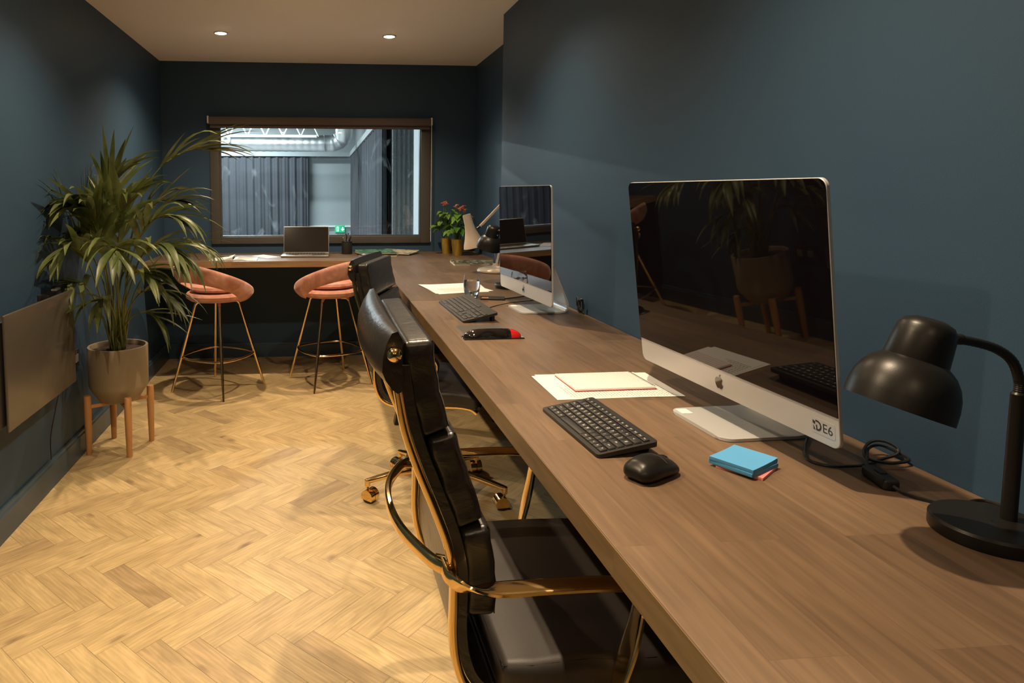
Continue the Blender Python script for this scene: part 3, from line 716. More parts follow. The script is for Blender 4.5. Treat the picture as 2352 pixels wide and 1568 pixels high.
    for s in (-1, 1):
        MB().tube([(jx-0.004, s*(Yr-0.03), jz+0.003), (jx-0.020, s*(Yr-0.034), jz+0.005)], 0.007, 12).build('screw', M['gold'], t)
    # armrests: flat band from the joint forward, then down to the seat
    for s in (-1, 1):
        P = [(0.203, 0.215, 0.700), (0.208, 0.250, 0.694), (0.232, 0.276, 0.690), (0.28, 0.283, 0.689), (0.36, 0.283, 0.690), (0.45, 0.283, 0.690), (0.50, 0.283, 0.684), (0.521, 0.282, 0.660), (0.518, 0.281, 0.620), (0.505, 0.278, 0.560), (0.488, 0.272, 0.490), (0.478, 0.255, 0.452), (0.465, 0.225, 0.443)]
        pp = [np.array([g(x, z)[0], s*y_*scale, g(x, z)[1]]) for x, y_, z in P]
        wds = [(0, 0, 1), (0.2, 0, 0.9), (0, 0.6*s, 0.6), (0, 1, 0), (0, 1, 0), (0, 1, 0), (0, 1, 0), (0, 1, 0), (0, 1, 0), (0, 1, 0), (0.3, 1, 0), (0.8, 0.5, 0), (1, 0, 0)]
        wds[2] = (-0.2, s*0.7, 0.6*1); wds[0] = (0, 0.0, 1.0)
        wds = [tuple(np.array(w_)*(1 if not (i_ >= 3 and s < 0) else 1)) for i_, w_ in enumerate(wds)]
        if s < 0: wds = [(-w_[0], -w_[1], -w_[2]) if i_ < 3 else w_ for i_, w_ in enumerate(wds)]; wds[2] = (-0.2, 0.7, -0.6); wds[1] = (0.2*-1, 0.25, -0.9); wds[0] = (0, 0, -1)
        else: wds[1] = (0.2*-1, 0.25, 0.9)
        c2 = cr_curve(pp, 5); w2 = cr_curve([np.array(w_, float) for w_ in wds], 5)
        hw = cr_curve([np.array([v]) for v in (0.011, 0.012, 0.016, 0.019, 0.020, 0.020, 0.020, 0.020, 0.021, 0.024, 0.024, 0.018, 0.013)], 5)
        MB().sweep(c2, [tuple(v) for v in w2], [float(v[0])*scale for v in hw], 0.0055*scale, 14, 3.2).build('armrest', M['gold'], t)
    # mechanism, column, base
    zs = g(0, 0.45)[1]
    MB().bbox((-0.07, -0.05, zs-0.055), (0.07, 0.05, zs-0.008), 0.01).build('tilt_mechanism', M['blackmetal'], t)
    MB().bbox((-0.05, -Yr, zs-0.020), (0.0, Yr, zs-0.004), 0.004).build('seat_brace', M['gold'], t)
    b = MB(); b.lathe([(0.028, 0.10), (0.028, 0.30), (0.016, 0.302), (0.016, zs-0.05)], 20, caps=True); b.build('gas_column', M['gold'], t)
    b = MB(); b.lathe([(0.001, 0.085), (0.034, 0.085), (0.040, 0.10), (0.040, 0.145), (0.030, 0.155), (0.001, 0.155)], 24); b.build('hub', M['gold'], t)
    for k in range(5):
        a = base_rot+k*2*PI/5; d = np.array([math.cos(a), math.sin(a), 0]); sd = np.array([-d[1], d[0], 0])
        pts = [d*r_+np.array([0, 0, z_]) for r_, z_ in ((0.03, 0.125), (0.10, 0.122), (0.20, 0.108), (0.28, 0.092), (0.312, 0.086))]
        pts = cr_curve(pts, 4); n_ = len(pts)
        b = MB(); b.sweep(pts, tuple(sd), [0.021-0.009*i/(n_-1) for i in range(n_)], [0.016-0.007*i/(n_-1) for i in range(n_)], 12, 3)
        b.tube([d*0.306+np.array([0, 0, 0.092]), d*0.306+np.array([0, 0, 0.066])], 0.0125, 14)
        b.build('base_leg', M['gold'], t)
        ca = a+0.9+k*0.7; cd_ = np.array([math.cos(ca), math.sin(ca), 0]); cs = np.array([-cd_[1], cd_[0], 0]); cc = d*0.306+cd_*0.014+np.array([0, 0, 0.027])
        b = MB()
        for sg in (-1, 1): b.tube([cc+cs*sg*0.004, cc+cs*sg*0.0235], 0.027, 20)
        cw = b.build('caster_wheel', M['hood'], t)
        b = MB()
        Rm = np.array([cd_, cs, [0, 0, 1]]).T
        pf = [(0.0298*math.cos(an), 0.0298*math.sin(an)) for an in np.linspace(-0.55, PI+0.45, 16)]
        for y0_, y1_ in ((-0.0265, -0.0015), (0.0015, 0.0265)):
            b.prism(pf, y0_, y1_, R=Rm @ rotx(PI/2), T=cc)
        b.tube([d*0.306+np.array([0, 0, 0.07]), d*0.306+np.array([0, 0, 0.050])], 0.006, 10)
        b.build('caster_hood', M['gold'], cw)
    return t
make_chair('nearest black leather office chair with polished gold frame and armrests, tucked under the desk', (0.50, 1.295), 0.0, 1.0, 0.0, 0.0, 0.3)
make_chair('farther black leather office chair with gold frame, turned slightly, in front of the farther monitor', (0.50, 2.82), math.radians(-20), 0.90, 0.010, 0.028, math.radians(62))

# ============================================================ BAR STOOLS
def make_stool(label, loc, seat_rot, leg_rot):
    t = thing('bar_stool', label, 'stool', (*loc, 0), 0, 'pink velvet bar stools')
    Rs = rotz(seat_rot)      # back of the seat points to local -x before rotation
    b = MB(); b.lathe([(0.001, 0.605), (0.12, 0.604), (0.175, 0.612), (0.200, 0.630), (0.205, 0.648), (0.195, 0.664), (0.15, 0.668), (0.001, 0.668)], 48); b.build('seat_pan', M['velvet'], t)
    b = MB(); b.lathe([(0.001, 0.672), (0.14, 0.672), (0.168, 0.678), (0.176, 0.692), (0.168, 0.708), (0.13, 0.718), (0.001, 0.722)], 48); cu_ = b.build('seat_cushion', M['velvet'], t)
    # open curved back band
    rings = []; n = 96
    for i in range(n):
        th = 2*PI*i/n; c = math.cos(th)     # th = 0 at the back
        k = (1+c)/2
        zt = 0.655+0.218*k**1.15; rt = 0.212+0.058*min(1, k*1.6)**0.8
        kb = max(0, c)**0.6; zb = 0.612+0.134*kb; rb = 0.185+0.05*max(0, min(1, k*1.25))
        cp = []
        for j in range(16):
            a = 2*PI*j/16; s_ = (1-math.cos(a))/2     # 0 bottom, 1 top
            cx = rb+(rt-rb)*s_+0.012*math.sin(PI*s_); cz = zb+(zt-zb)*s_
            wv_ = 0.013*math.sin(a); cp.append((cx+wv_, cz))
        d = np.array([-math.cos(th), math.sin(th), 0])
        rings.append([d*x+np.array([0, 0, z]) for x, z in cp])
    rings.append(rings[0]); b = MB(); b.ring(rings, cap0=False, cap1=False)
    b.v = [tuple(Rs @ np.array(p)) for p in b.v]; b.build('backrest', M['velvet'], t)
    for k in range(4):
        a = leg_rot+k*PI/2; d = np.array([math.cos(a), math.sin(a), 0])
        pts = cr_curve([d*r+np.array([0, 0, z]) for r, z in ((0.085, 0.598), (0.125, 0.597), (0.143, 0.580), (0.152, 0.55), (0.241, 0.235), (0.303, 0.012), (0.306, 0.0))], 5)
        n_ = len(pts); MB().tube(pts, [0.0105 if p[2] > 0.24 else 0.0075+0.003*p[2]/0.24 for p in pts], 12).build('leg', M['rosegold'], t)
    pts = []
    for i in range(64):
        a = leg_rot+2*PI*i/64; q = abs(math.sin(2*(a-leg_rot))); r = 0.236-0.030*q; pts.append((r*math.cos(a), r*math.sin(a), 0.235))
    MB().tube(pts, 0.0075, 8, closed=True).build('footrest_ring', M['rosegold'], t)
    return t
make_stool('pink velvet bar stool with open curved back and gold legs, beside the potted palm', (-0.692, 4.525), math.radians(50), math.radians(13.5))
make_stool('pink velvet bar stool with curved back and gold legs, partly behind the farther office chair', (0.061, 4.637), math.radians(132), math.radians(-20.5))

# ============================================================ MONITORS
def make_imac(label, c, yaw, tilt, wd, ht, foot_c, chin, sticker):
    t = thing('desktop_computer', label, 'computer', (foot_c[0], foot_c[1], DT), 0, 'all-in-one desktop computers')
    r_ = np.array([math.sin(yaw), -math.cos(yaw), 0]); nrm = np.array([-math.cos(yaw), -math.sin(yaw), 0]); u_ = np.array([0, 0, 1.0])*math.cos(tilt)-nrm*math.sin(tilt); n2 = np.cross(r_, u_)
    if n2 @ nrm < 0: n2 = -n2
    R = np.array([r_, u_, n2]).T      # local x right, y up, z out towards the viewer
    O = np.array(c)-np.array([foot_c[0], foot_c[1], DT])
    if np.linalg.det(R) < 0: pass
    def rr(w0, w1, h0, h1, rad, corners, seg=6):
        out = []
        for (cx, cy, a0, on) in ((w1, h0, -PI/2, corners[0]), (w1, h1, 0, corners[1]), (w0, h1, PI/2, corners[2]), (w0, h0, PI, corners[3])):
            if not on: out.append((cx, cy)); continue
            sx = -1 if cx == w1 else 1; sy = 1 if cy == h0 else -1
            for k in range(seg+1): a = a0+PI/2*k/seg; out.append((cx+sx*rad+rad*math.cos(a), cy+sy*rad+rad*math.sin(a)))
        return out
    hw = wd/2; rad = 0.016
    # body: thin edge, bulged back
    b = MB(); out = rr(-hw, hw, 0, ht, rad, (1, 1, 1, 1)); rings = []
    for zz, sc in ((0.0, 0.997), (-0.001, 1.0), (-0.006, 1.0), (-0.0075, 0.985), (-0.013, 0.93), (-0.022, 0.78), (-0.030, 0.55), (-0.036, 0.28), (-0.038, 0.05)):
        rings.append([(x*sc, ht/2+(y-ht/2)*sc, zz) for x, y in out])
    b.ring(list(reversed(rings)), R=R, T=O); b.build('case', M['alu'], t)
    b = MB(); b.prism(rr(-hw+0.001, hw-0.001, chin, ht-0.001, rad-0.001, (0, 1, 1, 0)), 0.0, 0.0012, R=R, T=O); b.build('screen', M['screen'], t)
    # logo on the chin
    cx, cy, s = 0.0, chin*0.5, chin*0.5
    body = [(0, .30), (.10, .35), (.22, .37), (.34, .30), (.40, .20), (.31, .10), (.29, -.03), (.35, -.16), (.44, -.22), (.38, -.38), (.27, -.52), (.15, -.56), (.0, -.50), (-.15, -.56), (-.28, -.50), (-.40, -.30), (-.46, -.08), (-.44, .14), (-.34, .31), (-.20, .37), (-.08, .34)]
    bb = [(p[0]*s+cx, p[1]*s*0.92+cy) for p in body]
    b = MB(); b.prism(bb, 0.0002, 0.0008, R=R, T=O)
    leaf = [(0.01, .42), (.03, .54), (.12, .64), (.20, .66), (.18, .54), (.10, .45)]
    b.prism([(p[0]*s+cx, p[1]*s*0.92+cy) for p in leaf], 0.0002, 0.0008, R=R, T=O); b.build('logo', M['logometal'], t)
    if sticker:
        b = MB(); b.prism(rr(hw-0.059, hw-0.009, 0.014, 0.041, 0.003, (1, 1, 1, 1), 2), 0.0001, 0.0003, R=R, T=O); st = b.build('asset_label', M['labelclear'], t)
        b = MB(); x0 = hw-0.056; z0 = 0.0195
        b.prism([(x0, z0+0.0105), (x0+0.0050, z0+0.0095), (x0+0.0050, z0+0.0145), (x0, z0+0.0160)], 0.0003, 0.0007, R=R, T=O)
        b.prism([(x0+0.0010, z0), (x0+0.0052, z0-0.0002), (x0+0.0010, z0+0.0072)], 0.0003, 0.0007, R=R, T=O)
        def arcb(r0, r1, a0, a1, n_=14): return [(x0+0.0100+r1*0.95*math.cos(a), z0+0.0085+r1*math.sin(a)) for a in np.linspace(a0, a1, n_)]+[(x0+0.0100+r0*0.95*math.cos(a), z0+0.0085+r0*math.sin(a)) for a in np.linspace(a1, a0, n_)]
        dq = arcb(0.0062, 0.0090, -PI*0.62, PI*0.5); b.prism(dq, 0.0003, 0.0007, R=R, T=O)
        b.prism([(x0+0.0060, z0+0.0147), (x0+0.0105, z0+0.0147), (x0+0.0105, z0+0.0175), (x0+0.0060, z0+0.0175)], 0.0003, 0.0007, R=R, T=O)
        b.prism([(x0+0.0070, z0+0.0010), (x0+0.0092, z0+0.0005), (x0+0.0092, z0+0.0098), (x0+0.0058, z0+0.0078), (x0+0.0070, z0+0.0070)], 0.0003, 0.0007, R=R, T=O)
        text_mesh(b, 'E6', 0.0225, R, O+R @ np.array([x0+0.0315, z0+0.0075, 0.0005])); b.build('lettering', M['logoink'], st)
    # stand: foot plate, bend, neck
    fw = 0.096; fl = foot_c[2]
    prof = [(q_, 0.004) for q_ in (0.0, 0.001, 0.003, 0.006, 0.010, 0.015, 0.022, 0.03)]+cr_curve([(0.04, 0.004), (0.06, 0.004), (0.12, 0.004), (fl-0.03, 0.004), (fl-0.006, 0.010), (fl+0.004, 0.030), (fl-0.004, 0.06), (fl-0.05, 0.17), (fl-0.075, 0.225)], 5)
    pts = [np.array([p[0], 0, p[1]]) for p in prof]; n_ = len(pts); rc_ = 0.026; hws = [fw if p[0] > rc_ or p[2] > 0.01 else fw-rc_+math.sqrt(max(0, rc_**2-(rc_-p[0])**2)) for p in pts]
    hws = [h_*(1-0.10*max(0, p[2]-0.03)/0.19) for h_, p in zip(hws, pts)]
    b = MB(); b.sweep(pts, (0, 1, 0), hws, 0.0035, 20, 18); b.v = [tuple(rotz(yaw) @ np.array(p)) for p in b.v]; fo = b.build('stand', M['alu'], t)
    tp = rotz(yaw) @ pts[-1]; hp = O+R @ np.array([0, ht*0.42, -0.030])
    MB().tube([tp, hp], 0.022, 16).build('hinge', M['alu'], t)
    return t
ma = make_imac('nearest all-in-one computer with big black screen and a stick-on code on its silver chin', (0.8253, 1.2946, 0.9096), 0.0433, -0.1219, 0.617, 0.4457, (0.770, 1.293, 0.19), 0.0557, True)
b = MB(); b.prism([(0.006, 0.055), (0.030, 0.055), (0.030, 0.085), (0.006, 0.085)], 0.0078, 0.0084); b.build('foot_sticker', M['paper'], ma)
mb2 = make_imac('farther all-in-one computer with black mirror-like screen, behind the glass of water', (0.8275, 2.655, 0.9061), 0.0525, -0.030, 0.589, 0.4476, (0.790, 2.655, 0.185), 0.057, False)
b = MB(); b.prism([(0.006, 0.055), (0.030, 0.055), (0.030, 0.085), (0.006, 0.085)], 0.0078, 0.0084); b.build('foot_sticker', M['paper'], mb2)

# ============================================================ KEYBOARDS
ROWS_SMALL = [[('Esc', 1), ('F1', 1), ('F2', 1), ('F3', 1), ('F4', 1), ('F5', 1), ('F6', 1), ('F7', 1), ('F8', 1), ('F9', 1), ('F10', 1), ('F11', 1), ('F12', 1), ('Del', 1), ('Ins', 1)],
              [('`', 1), ('1', 1), ('2', 1), ('3', 1), ('4', 1), ('5', 1), ('6', 1), ('7', 1), ('8', 1), ('9', 1), ('0', 1), ('-', 1), ('=', 1), ('<', 2)],
              [('Tab', 1.5), ('Q', 1), ('W', 1), ('E', 1), ('R', 1), ('T', 1), ('Y', 1), ('U', 1), ('I', 1), ('O', 1), ('P', 1), ('[', 1), (']', 1), ('#', 1.5)],
              [('Caps', 1.75), ('A', 1), ('S', 1), ('D', 1), ('F', 1), ('G', 1), ('H', 1), ('J', 1), ('K', 1), ('L', 1), (';', 1), ("'", 1), ('Ent', 2.25)],
              [('Shift', 2.25), ('Z', 1), ('X', 1), ('C', 1), ('V', 1), ('B', 1), ('N', 1), ('M', 1), (',', 1), ('.', 1), ('/', 1), ('^', 1), ('Shift', 1.75)],
              [('Fn', 1), ('Ctrl', 1), ('Win', 1), ('Alt', 1), (' ', 6), ('Alt', 1), ('Ctrl', 1), ('<', 1), ('v', 1), ('>', 1)]]
def make_keyboard(label, cx, cy, yaw, ln, dp, numpad, hrear, leg_mat):
    """long axis across the user; the user sits on the -X side"""
    t = thing('keyboard', label, 'keyboard', (cx, cy, DT), yaw)
    ang = math.atan2(hrear-0.004, dp)
    # local frame: a = across (user's left to right = -Y), d = depth from the user (+X)
    def P(a, d, h=0.0): return np.array([d-dp/2, -(a-ln/2), 0.007+h+d*math.tan(ang)])
    b = MB(); r = 0.007; out = []
    for (sx, sy, a0) in ((1, 0, -PI/2), (1, 1, 0), (0, 1, PI/2), (0, 0, PI)):
        for k in range(5):
            a = a0+PI/2*k/4; out.append(((r+(ln-2*r)*sx)+r*math.cos(a), (r+(dp-2*r)*sy)+r*math.sin(a)))
    top = [P(x, y) for x, y in out]; lo = [np.array([p[0], p[1], max(0.001, p[2]-0.0095)]) for p in top]; mid = [p-np.array([0, 0, 0.005]) for p in top]
    b.ring([list(reversed(lo)), list(reversed(mid)), list(reversed(top))]); b.build('case', M['darkplastic'], t)
    blocks = [(0.008, 0.0, ROWS_SMALL, 15)]
    u = (ln-0.016)/15; nrow = 6
    if numpad:
        u = (ln-0.020)/22.6
        blocks = [(0.010, 0, ROWS_SMALL, 15)]
    vr = (dp-0.016)/6.15 if not numpad else (dp-0.024)/6.2
    key = MB(); lg = MB(); hk = 0.0016; done = {}
    Rk = np.array([[0, math.cos(ang), -math.sin(ang)], [-1, 0, 0], [0, math.sin(ang), math.cos(ang)]])   # columns: local x(across) y(depth) z(up)
    Rk = np.array([[0, math.cos(ang), -math.sin(ang)], [-1.0, 0, 0], [0, math.sin(ang), math.cos(ang)]])
    def put(a, d, wa, wd_, s):
        kk = (round(wa, 5), round(wd_, 5))
        if kk not in done:
            q = MB(); q.rbox((0, 0, 0.0), ((wa-0.0016)/2, (wd_-0.0016)/2, hk), 0.0012, seg=1, fn=lambda p: np.array([p[0]*(1-0.05*(p[2] > 0)), p[1]*(1-0.05*(p[2] > 0)), p[2]]))
            o = q.build('key', M['keycap'], t); done[kk] = o.data
        else:
            o = bpy.data.objects.new('key', done[kk]); C.objects.link(o); o.parent = t
        T = P(a+wa/2, d+wd_/2, hk); o.matrix_local = Matrix([[*Rk[0], T[0]], [*Rk[1], T[1]], [*Rk[2], T[2]], [0, 0, 0, 1]])
        if s.strip():
            size = (0.0085 if len(s) == 1 else 0.0052 if len(s) < 4 else 0.0042)*(1 if not numpad else 0.8)
            glyph(lg, s, size, Rk, P(a+wa/2, d+wd_/2, 2*hk+0.0002))
    for ri, row in enumerate(ROWS_SMALL):
        d = (5-ri)*vr*1.0+0.008+(0.002 if ri == 0 else 0); a = 0.008 if not numpad else 0.010
        hh = vr if ri else vr*0.85
        if ri == 0:
            tot = 15*u; n_ = len(row); ww = tot/n_
            for s, w_ in row: put(a, d, ww, hh, s); a += ww
        else:
            for s, w_ in row: put(a, d, w_*u, hh, s); a += w_*u
    if numpad:
        a1 = 0.010+15.4*u
        for ri in (1, 2):
            for k in range(3): put(a1+k*u, 0.008+(5-ri)*vr, u, vr, ('Ins', 'Hm', 'PU', 'Del', 'End', 'PD')[(ri-1)*3+k])
        for k in range(3): put(a1+k*u, 0.008, u, vr, '<v>'[k])
        put(a1+u, 0.008+vr, u, vr, '^')
        a1 += 3.4*u; rows = ['N/*-', '789', '456+', '123', '0.E']
        for ri, row in enumerate(rows):
            for k, ch in enumerate(row): put(a1+k*u, 0.008+(4-ri)*vr, u, vr, ch)
    lg.build('key_legends', leg_mat, t)
    b = MB()
    for a in (0.02, ln-0.05): 
        p = P(a+0.015, dp-0.012); b.bbox((p[0]-0.006, p[1]-0.015, 0.0), (p[0]+0.006, p[1]+0.015, p[2]-0.003), 0.002)
    b.build('tilt_foot', M['darkplastic'], t)
    return t, P
make_keyboard('small black keyboard with white letters in front of the nearest screen', 0.553, 1.283, math.radians(2.6), 0.272, 0.118, False, 0.024, M['legend'])
make_keyboard('full-size black wired keyboard with number pad in front of the farther screen', 0.585, 2.642, math.radians(1.5), 0.455, 0.132, True, 0.034, M['legend_grey'])

# ============================================================ DESK LAMPS
def make_lamp(label, pole, rz, with_base=(-0.030, -0.004)):
    t = thing('desk_lamp', label, 'lamp', (pole[0], pole[1], DT), rz, 'black gooseneck desk lamps')
    bx, by = with_base
    b = MB(); b.lathe([(0.001, 0.0), (0.069, 0.0), (0.071, 0.003), (0.071, 0.018), (0.068, 0.0215), (0.001, 0.0215)], 56, (bx, by, 0)); b.build('base', M['blackmetal'], t)
    b = MB(); b.lathe([(0.0105, 0.017), (0.0095, 0.02), (0.0090, 0.203), (0.0065, 0.206), (0.001, 0.206)], 20); b.build('pole', M['blackmetal'], t)
    path = cr_curve([(0, 0, 0.203), (-0.001, 0, 0.222), (-0.014, 0, 0.250), (-0.040, 0.0, 0.268), (-0.078, 0.0, 0.279), (-0.112, 0.0, 0.284)], 12)
    b = MB(); b.tube(path, [0.0060+0.0007*(i % 2) for i in range(len(path))], 12); b.build('gooseneck', M['blackmetal'], t)
    b = MB(); b.tube([(-0.094, 0, 0.2825), (-0.118, 0, 0.284)], 0.0078, 14); b.build('neck_ferrule', M['blackmetal'], t)
    for dz, dy in ((0.016, 0.006), (-0.018, 0.006)):
        b = MB(); b.sphere((-0.1165+(0 if dz < 0 else -0.004), dy-0.008, 0.280+dz), 0.0032, 6); b.build('screw', M['chrome'], t)
    # shade: dome with a cap, tilted
    ax = np.array([-0.151, 0.0, 0.280]); Rt = roty(math.radians(19)) @ np.eye(3)
    cap = [(0.001, 0.034), (0.018, 0.0325), (0.028, 0.028), (0.0335, 0.019), (0.0350, 0.008), (0.0380, -0.028), (0.037, -0.032), (0.034, -0.033)]
    b = MB(); b.lathe(cap, 44, ax, Rt); b.build('shade_cap', M['blackmetal'], t)
    dome = [(0.034, -0.024), (0.040, -0.028), (0.049, -0.036), (0.0565, -0.048), (0.0615, -0.062), (0.0640, -0.078), (0.0648, -0.096), (0.0638, -0.096), (0.063, -0.078), (0.0605, -0.062), (0.0555, -0.049), (0.048, -0.038), (0.034, -0.027)]
    b = MB(); b.lathe(dome, 56, ax, Rt); b.build('lamp_shade', M['blackmetal'], t)
    b = MB(); b.sphere(ax+Rt @ np.array([0, 0, -0.065]), 0.022, 10); b.build('bulb', M['white'], t)
    return t
make_lamp('large black gooseneck desk lamp with dome shade at the right edge, nearest the camera', (0.972, 0.836), 0.0)
make_lamp('smaller looking black dome lamp mostly hidden behind the farther monitor', (0.968, 3.27), math.radians(-60))

# cream balanced-arm lamp
t = thing('desk_lamp', 'cream balanced-arm desk lamp with flared shade, standing in the far corner', 'lamp', (1.060, 3.97, DT))
b = MB(); b.lathe([(0.001, 0.0), (0.108, 0.0), (0.112, 0.004), (0.112, 0.012), (0.105, 0.020), (0.06, 0.031), (0.02, 0.037), (0.016, 0.052), (0.001, 0.052)], 48); b.build('base', M['cream'], t)
b = MB(); b.tube([(-0.008, 0, 0.045), (0.0, 0.02, 0.16)], 0.0075, 10); b.tube([(0.016, 0.0, 0.045), (0.024, 0.02, 0.16)], 0.0055, 10); b.build('spring', M['chrome'], t)
elb = np.array([0.105, 0.06, 0.47])
b = MB(); b.tube([(0.006, 0.0, 0.04), elb], 0.0075, 10); b.build('lower_arm', M['cream'], t)
jn = np.array([-0.095, 0.02, 0.275])
b = MB(); b.sweep([jn, elb], (0, 1, 0), 0.008, 0.008, 12, 5); b.build('upper_arm', M['cream'], t)
b = MB(); b.sphere(elb, 0.014, 8); b.tube([jn+np.array([-0.018, 0, -0.012]), jn+np.array([0.012, 0, 0.006])], 0.007, 10); b.build('joint', M['blacksteel'], t)
ax = np.array([-0.178, 0.02, 0.345]); Rt = roty(math.radians(-15))
pr = [(0.020, 0.0), (0.024, 0.001), (0.0255, -0.006), (0.0275, -0.06), (0.034, -0.10), (0.048, -0.145), (0.062, -0.178), (0.068, -0.200), (0.067, -0.200), (0.061, -0.178), (0.046, -0.145), (0.032, -0.10), (0.0255, -0.06), (0.022, -0.004)]
b = MB(); b.lathe(pr, 40, ax, Rt); b.build('lamp_shade', M['cream'], t)
b = MB(); b.sphere(ax+Rt @ np.array([0, 0, -0.12]), 0.022, 8); b.build('bulb', M['white'], t)
b = MB(); b.tube(cr_curve([ax+Rt @ np.array([0.02, -0.02, -0.01]), ax+np.array([0.04, -0.03, -0.02]), ax+np.array([0.05, -0.02, -0.05]), jn], 6), 0.0022, 6); b.build('cord', M['blacksteel'], t)

# ============================================================ SMALL DESK THINGS
def sheet(mb, quad, z, th=0.0003, mi=0, n=8, curl=None):
    """paper from four corners (counter-clockwise), gently lifted by curl(u, v)"""
    q = [np.array(p, float) for p in quad]; rows = []
    for side in (1, 0):
        rws = []
        for j in range(n+1):
            v = j/n; row = []
            for i in range(n+1):
                u = i/n; p = q[0]*(1-u)*(1-v)+q[1]*u*(1-v)+q[2]*u*v+q[3]*(1-u)*v
                row.append((p[0], p[1], z+th*side+(curl(u, v) if curl else 0)))
            rws.append(row)
        rows.append(rws)
    vs = [p for s_ in rows for r in s_ for p in r]; m_ = n+1; fs = []
    for s_ in (0, 1):
        o = s_*m_*m_
        for j in range(n):
            for i in range(n):
                f = (o+j*m_+i, o+j*m_+i+1, o+(j+1)*m_+i+1, o+(j+1)*m_+i); fs.append(f if s_ == 0 else tuple(reversed(f)))
    edge = [j*m_ for j in range(m_)][::-1]+[i for i in range(1, m_)]+[j*m_+n for j in range(1, m_)]+[n*m_+i for i in range(n-1, 0, -1)]
    for k in range(len(edge)): a, c_ = edge[k], edge[(k+1) % len(edge)]; fs.append((c_, a, a+m_*m_, c_+m_*m_))
    mb.add(vs, fs, mi); return mb
def qp(q, u, v):
    q = [np.array(p, float) for p in q]; return q[0]*(1-u)*(1-v)+q[1]*u*(1-v)+q[2]*u*v+q[3]*(1-u)*v
def text_lines(mb, q, z, rows, v0, v1, u0, u1, seed, h=0.3, along='u', curl=None):
    """rows of small printed words (grey dashes) on a sheet"""
    r = random.Random(seed)
    for k in range(rows):
        c_ = v0+(v1-v0)*k/max(1, rows-1); dh = (v1-v0)/max(1, rows)*h/2; u = u0; end = u1-(r.random()*0.25 if r.random() < 0.4 else 0)*(u1-u0)
        while u < end:
            wd_ = r.uniform(0.012, 0.05); e = min(u+wd_, end)
            P4 = [qp(q, a, c) if along == 'u' else qp(q, c, a) for a, c in ((u, c_-dh), (e, c_-dh), (e, c_+dh), (u, c_+dh))]
            cz = curl(u, c_) if curl else 0
            a2 = (P4[1]-P4[0])[0]*(P4[3]-P4[0])[1]-(P4[1]-P4[0])[1]*(P4[3]-P4[0])[0]
            mb.add([(p[0], p[1], z+cz) for p in P4], [(0, 1, 2, 3) if a2 > 0 else (3, 2, 1, 0)]); u = e+0.012
# --- near: printed sheets and the notepad
for i, (q, lab) in enumerate((([(0.549, 1.487), (0.838, 1.492), (0.838, 1.705), (0.552, 1.690)], 'printed white sheet lowest under the spiral notepad, beside the nearest keyboard'),
                              ([(0.560, 1.497), (0.862, 1.487), (0.866, 1.697), (0.563, 1.700)], 'printed white sheet lying directly beneath the spiral notepad'))):
    cx, cy = np.mean(q, axis=0); z0 = 0.0004+i*0.0006
    t = thing('printed_sheet', lab, 'paper', (cx, cy, DT), group='printed sheets by the nearest keyboard'); ql = [(p[0]-cx, p[1]-cy) for p in q]
    b = MB(); sheet(b, ql, z0); b.build('page', M['paper'], t)
    b = MB(); text_lines(b, ql, z0+0.0004, 34, 0.10, 0.92, 0.04, 0.50, i+3, 0.45, 'v'); b.build('print', M['ink'], t)
t = thing('spiral_notepad', 'pink-lined spiral notepad with red cover lying on printed sheets', 'notepad', (0.716, 1.612, DT+0.0022), math.radians(1.0))
MB().bbox((-0.104, -0.070, 0), (0.104, 0.070, 0.0012), 0.0004).build('cover', M['redcover'], t)
MB().bbox((-0.103, -0.069, 0.0012), (0.100, 0.069, 0.0065), 0.0006).build('pages', M['pinkpaper'], t)
b = MB()
for k in range(22): x = -0.096+k*0.0084; b.box((x, -0.067, 0.00652), (x+0.0006, 0.067, 0.0067))
b.build('ruling', M['rule'], t)
b = MB()
for k in range(24):
    y = -0.062+k*0.0054; b.tube([(0.0985+0.0045*math.cos(a), y+0.0008*a/6, 0.0036+0.0048*math.sin(a)) for a in np.linspace(0.0, 5.6, 9)], 0.0004, 4)
b.build('spiral_wire', M['blacksteel'], t)
# --- mouse
t = thing('computer_mouse', 'black wireless mouse beside the nearest keyboard', 'mouse', (0.562, 1.066, DT), math.radians(28))
def mouse_fn(p):
    x, y, z = p; u = x/0.052
    wv_ = 0.86+0.14*math.cos(u*2.2)-0.10*math.exp(-((u-0.05)/0.35)**2)*(1 if y < 0 else 0.4)
    hz = (0.021*(1-0.55*((u+0.22)/1.2)**2))
    zz = (z+0.02)/0.04; return np.array([x, y*wv_*(1-0.12*zz), 0.001+hz*1.75*zz*(1-0.22*(abs(y)/0.034)**2*zz)])
b = MB(); b.rbox((0, 0, 0), (0.052, 0.034, 0.02), 0.0185, n=4, seg=4, fn=mouse_fn); b.build('shell', M['blackmetal'], t, sharp=2)
b = MB(); b.tube([(0.033, -0.0028, 0.0205), (0.033, 0.0028, 0.0205)], 0.0085, 18); b.build('scroll_wheel', M['darkplastic'], t)
b = MB(); b.tube(cr_curve([(0.047, 0.0, 0.0205), (0.035, 0.0, 0.0285), (0.022, 0.0, 0.0322), (0.008, 0.0, 0.0352)], 6), 0.0007, 5)
b.tube(cr_curve([(0.008, -0.024, 0.0285), (0.009, -0.01, 0.0345), (0.008, 0.0, 0.0352), (0.009, 0.01, 0.0345), (0.008, 0.024, 0.0285)], 5), 0.0006, 5); b.build('button_seam', M['hood'], t)
b = MB(); b.sphere((-0.004, -0.0245, 0.0145), 0.012, 10, sc=(2.1, 0.35, 0.7)); b.build('thumb_grip', M['darkplastic'], t)
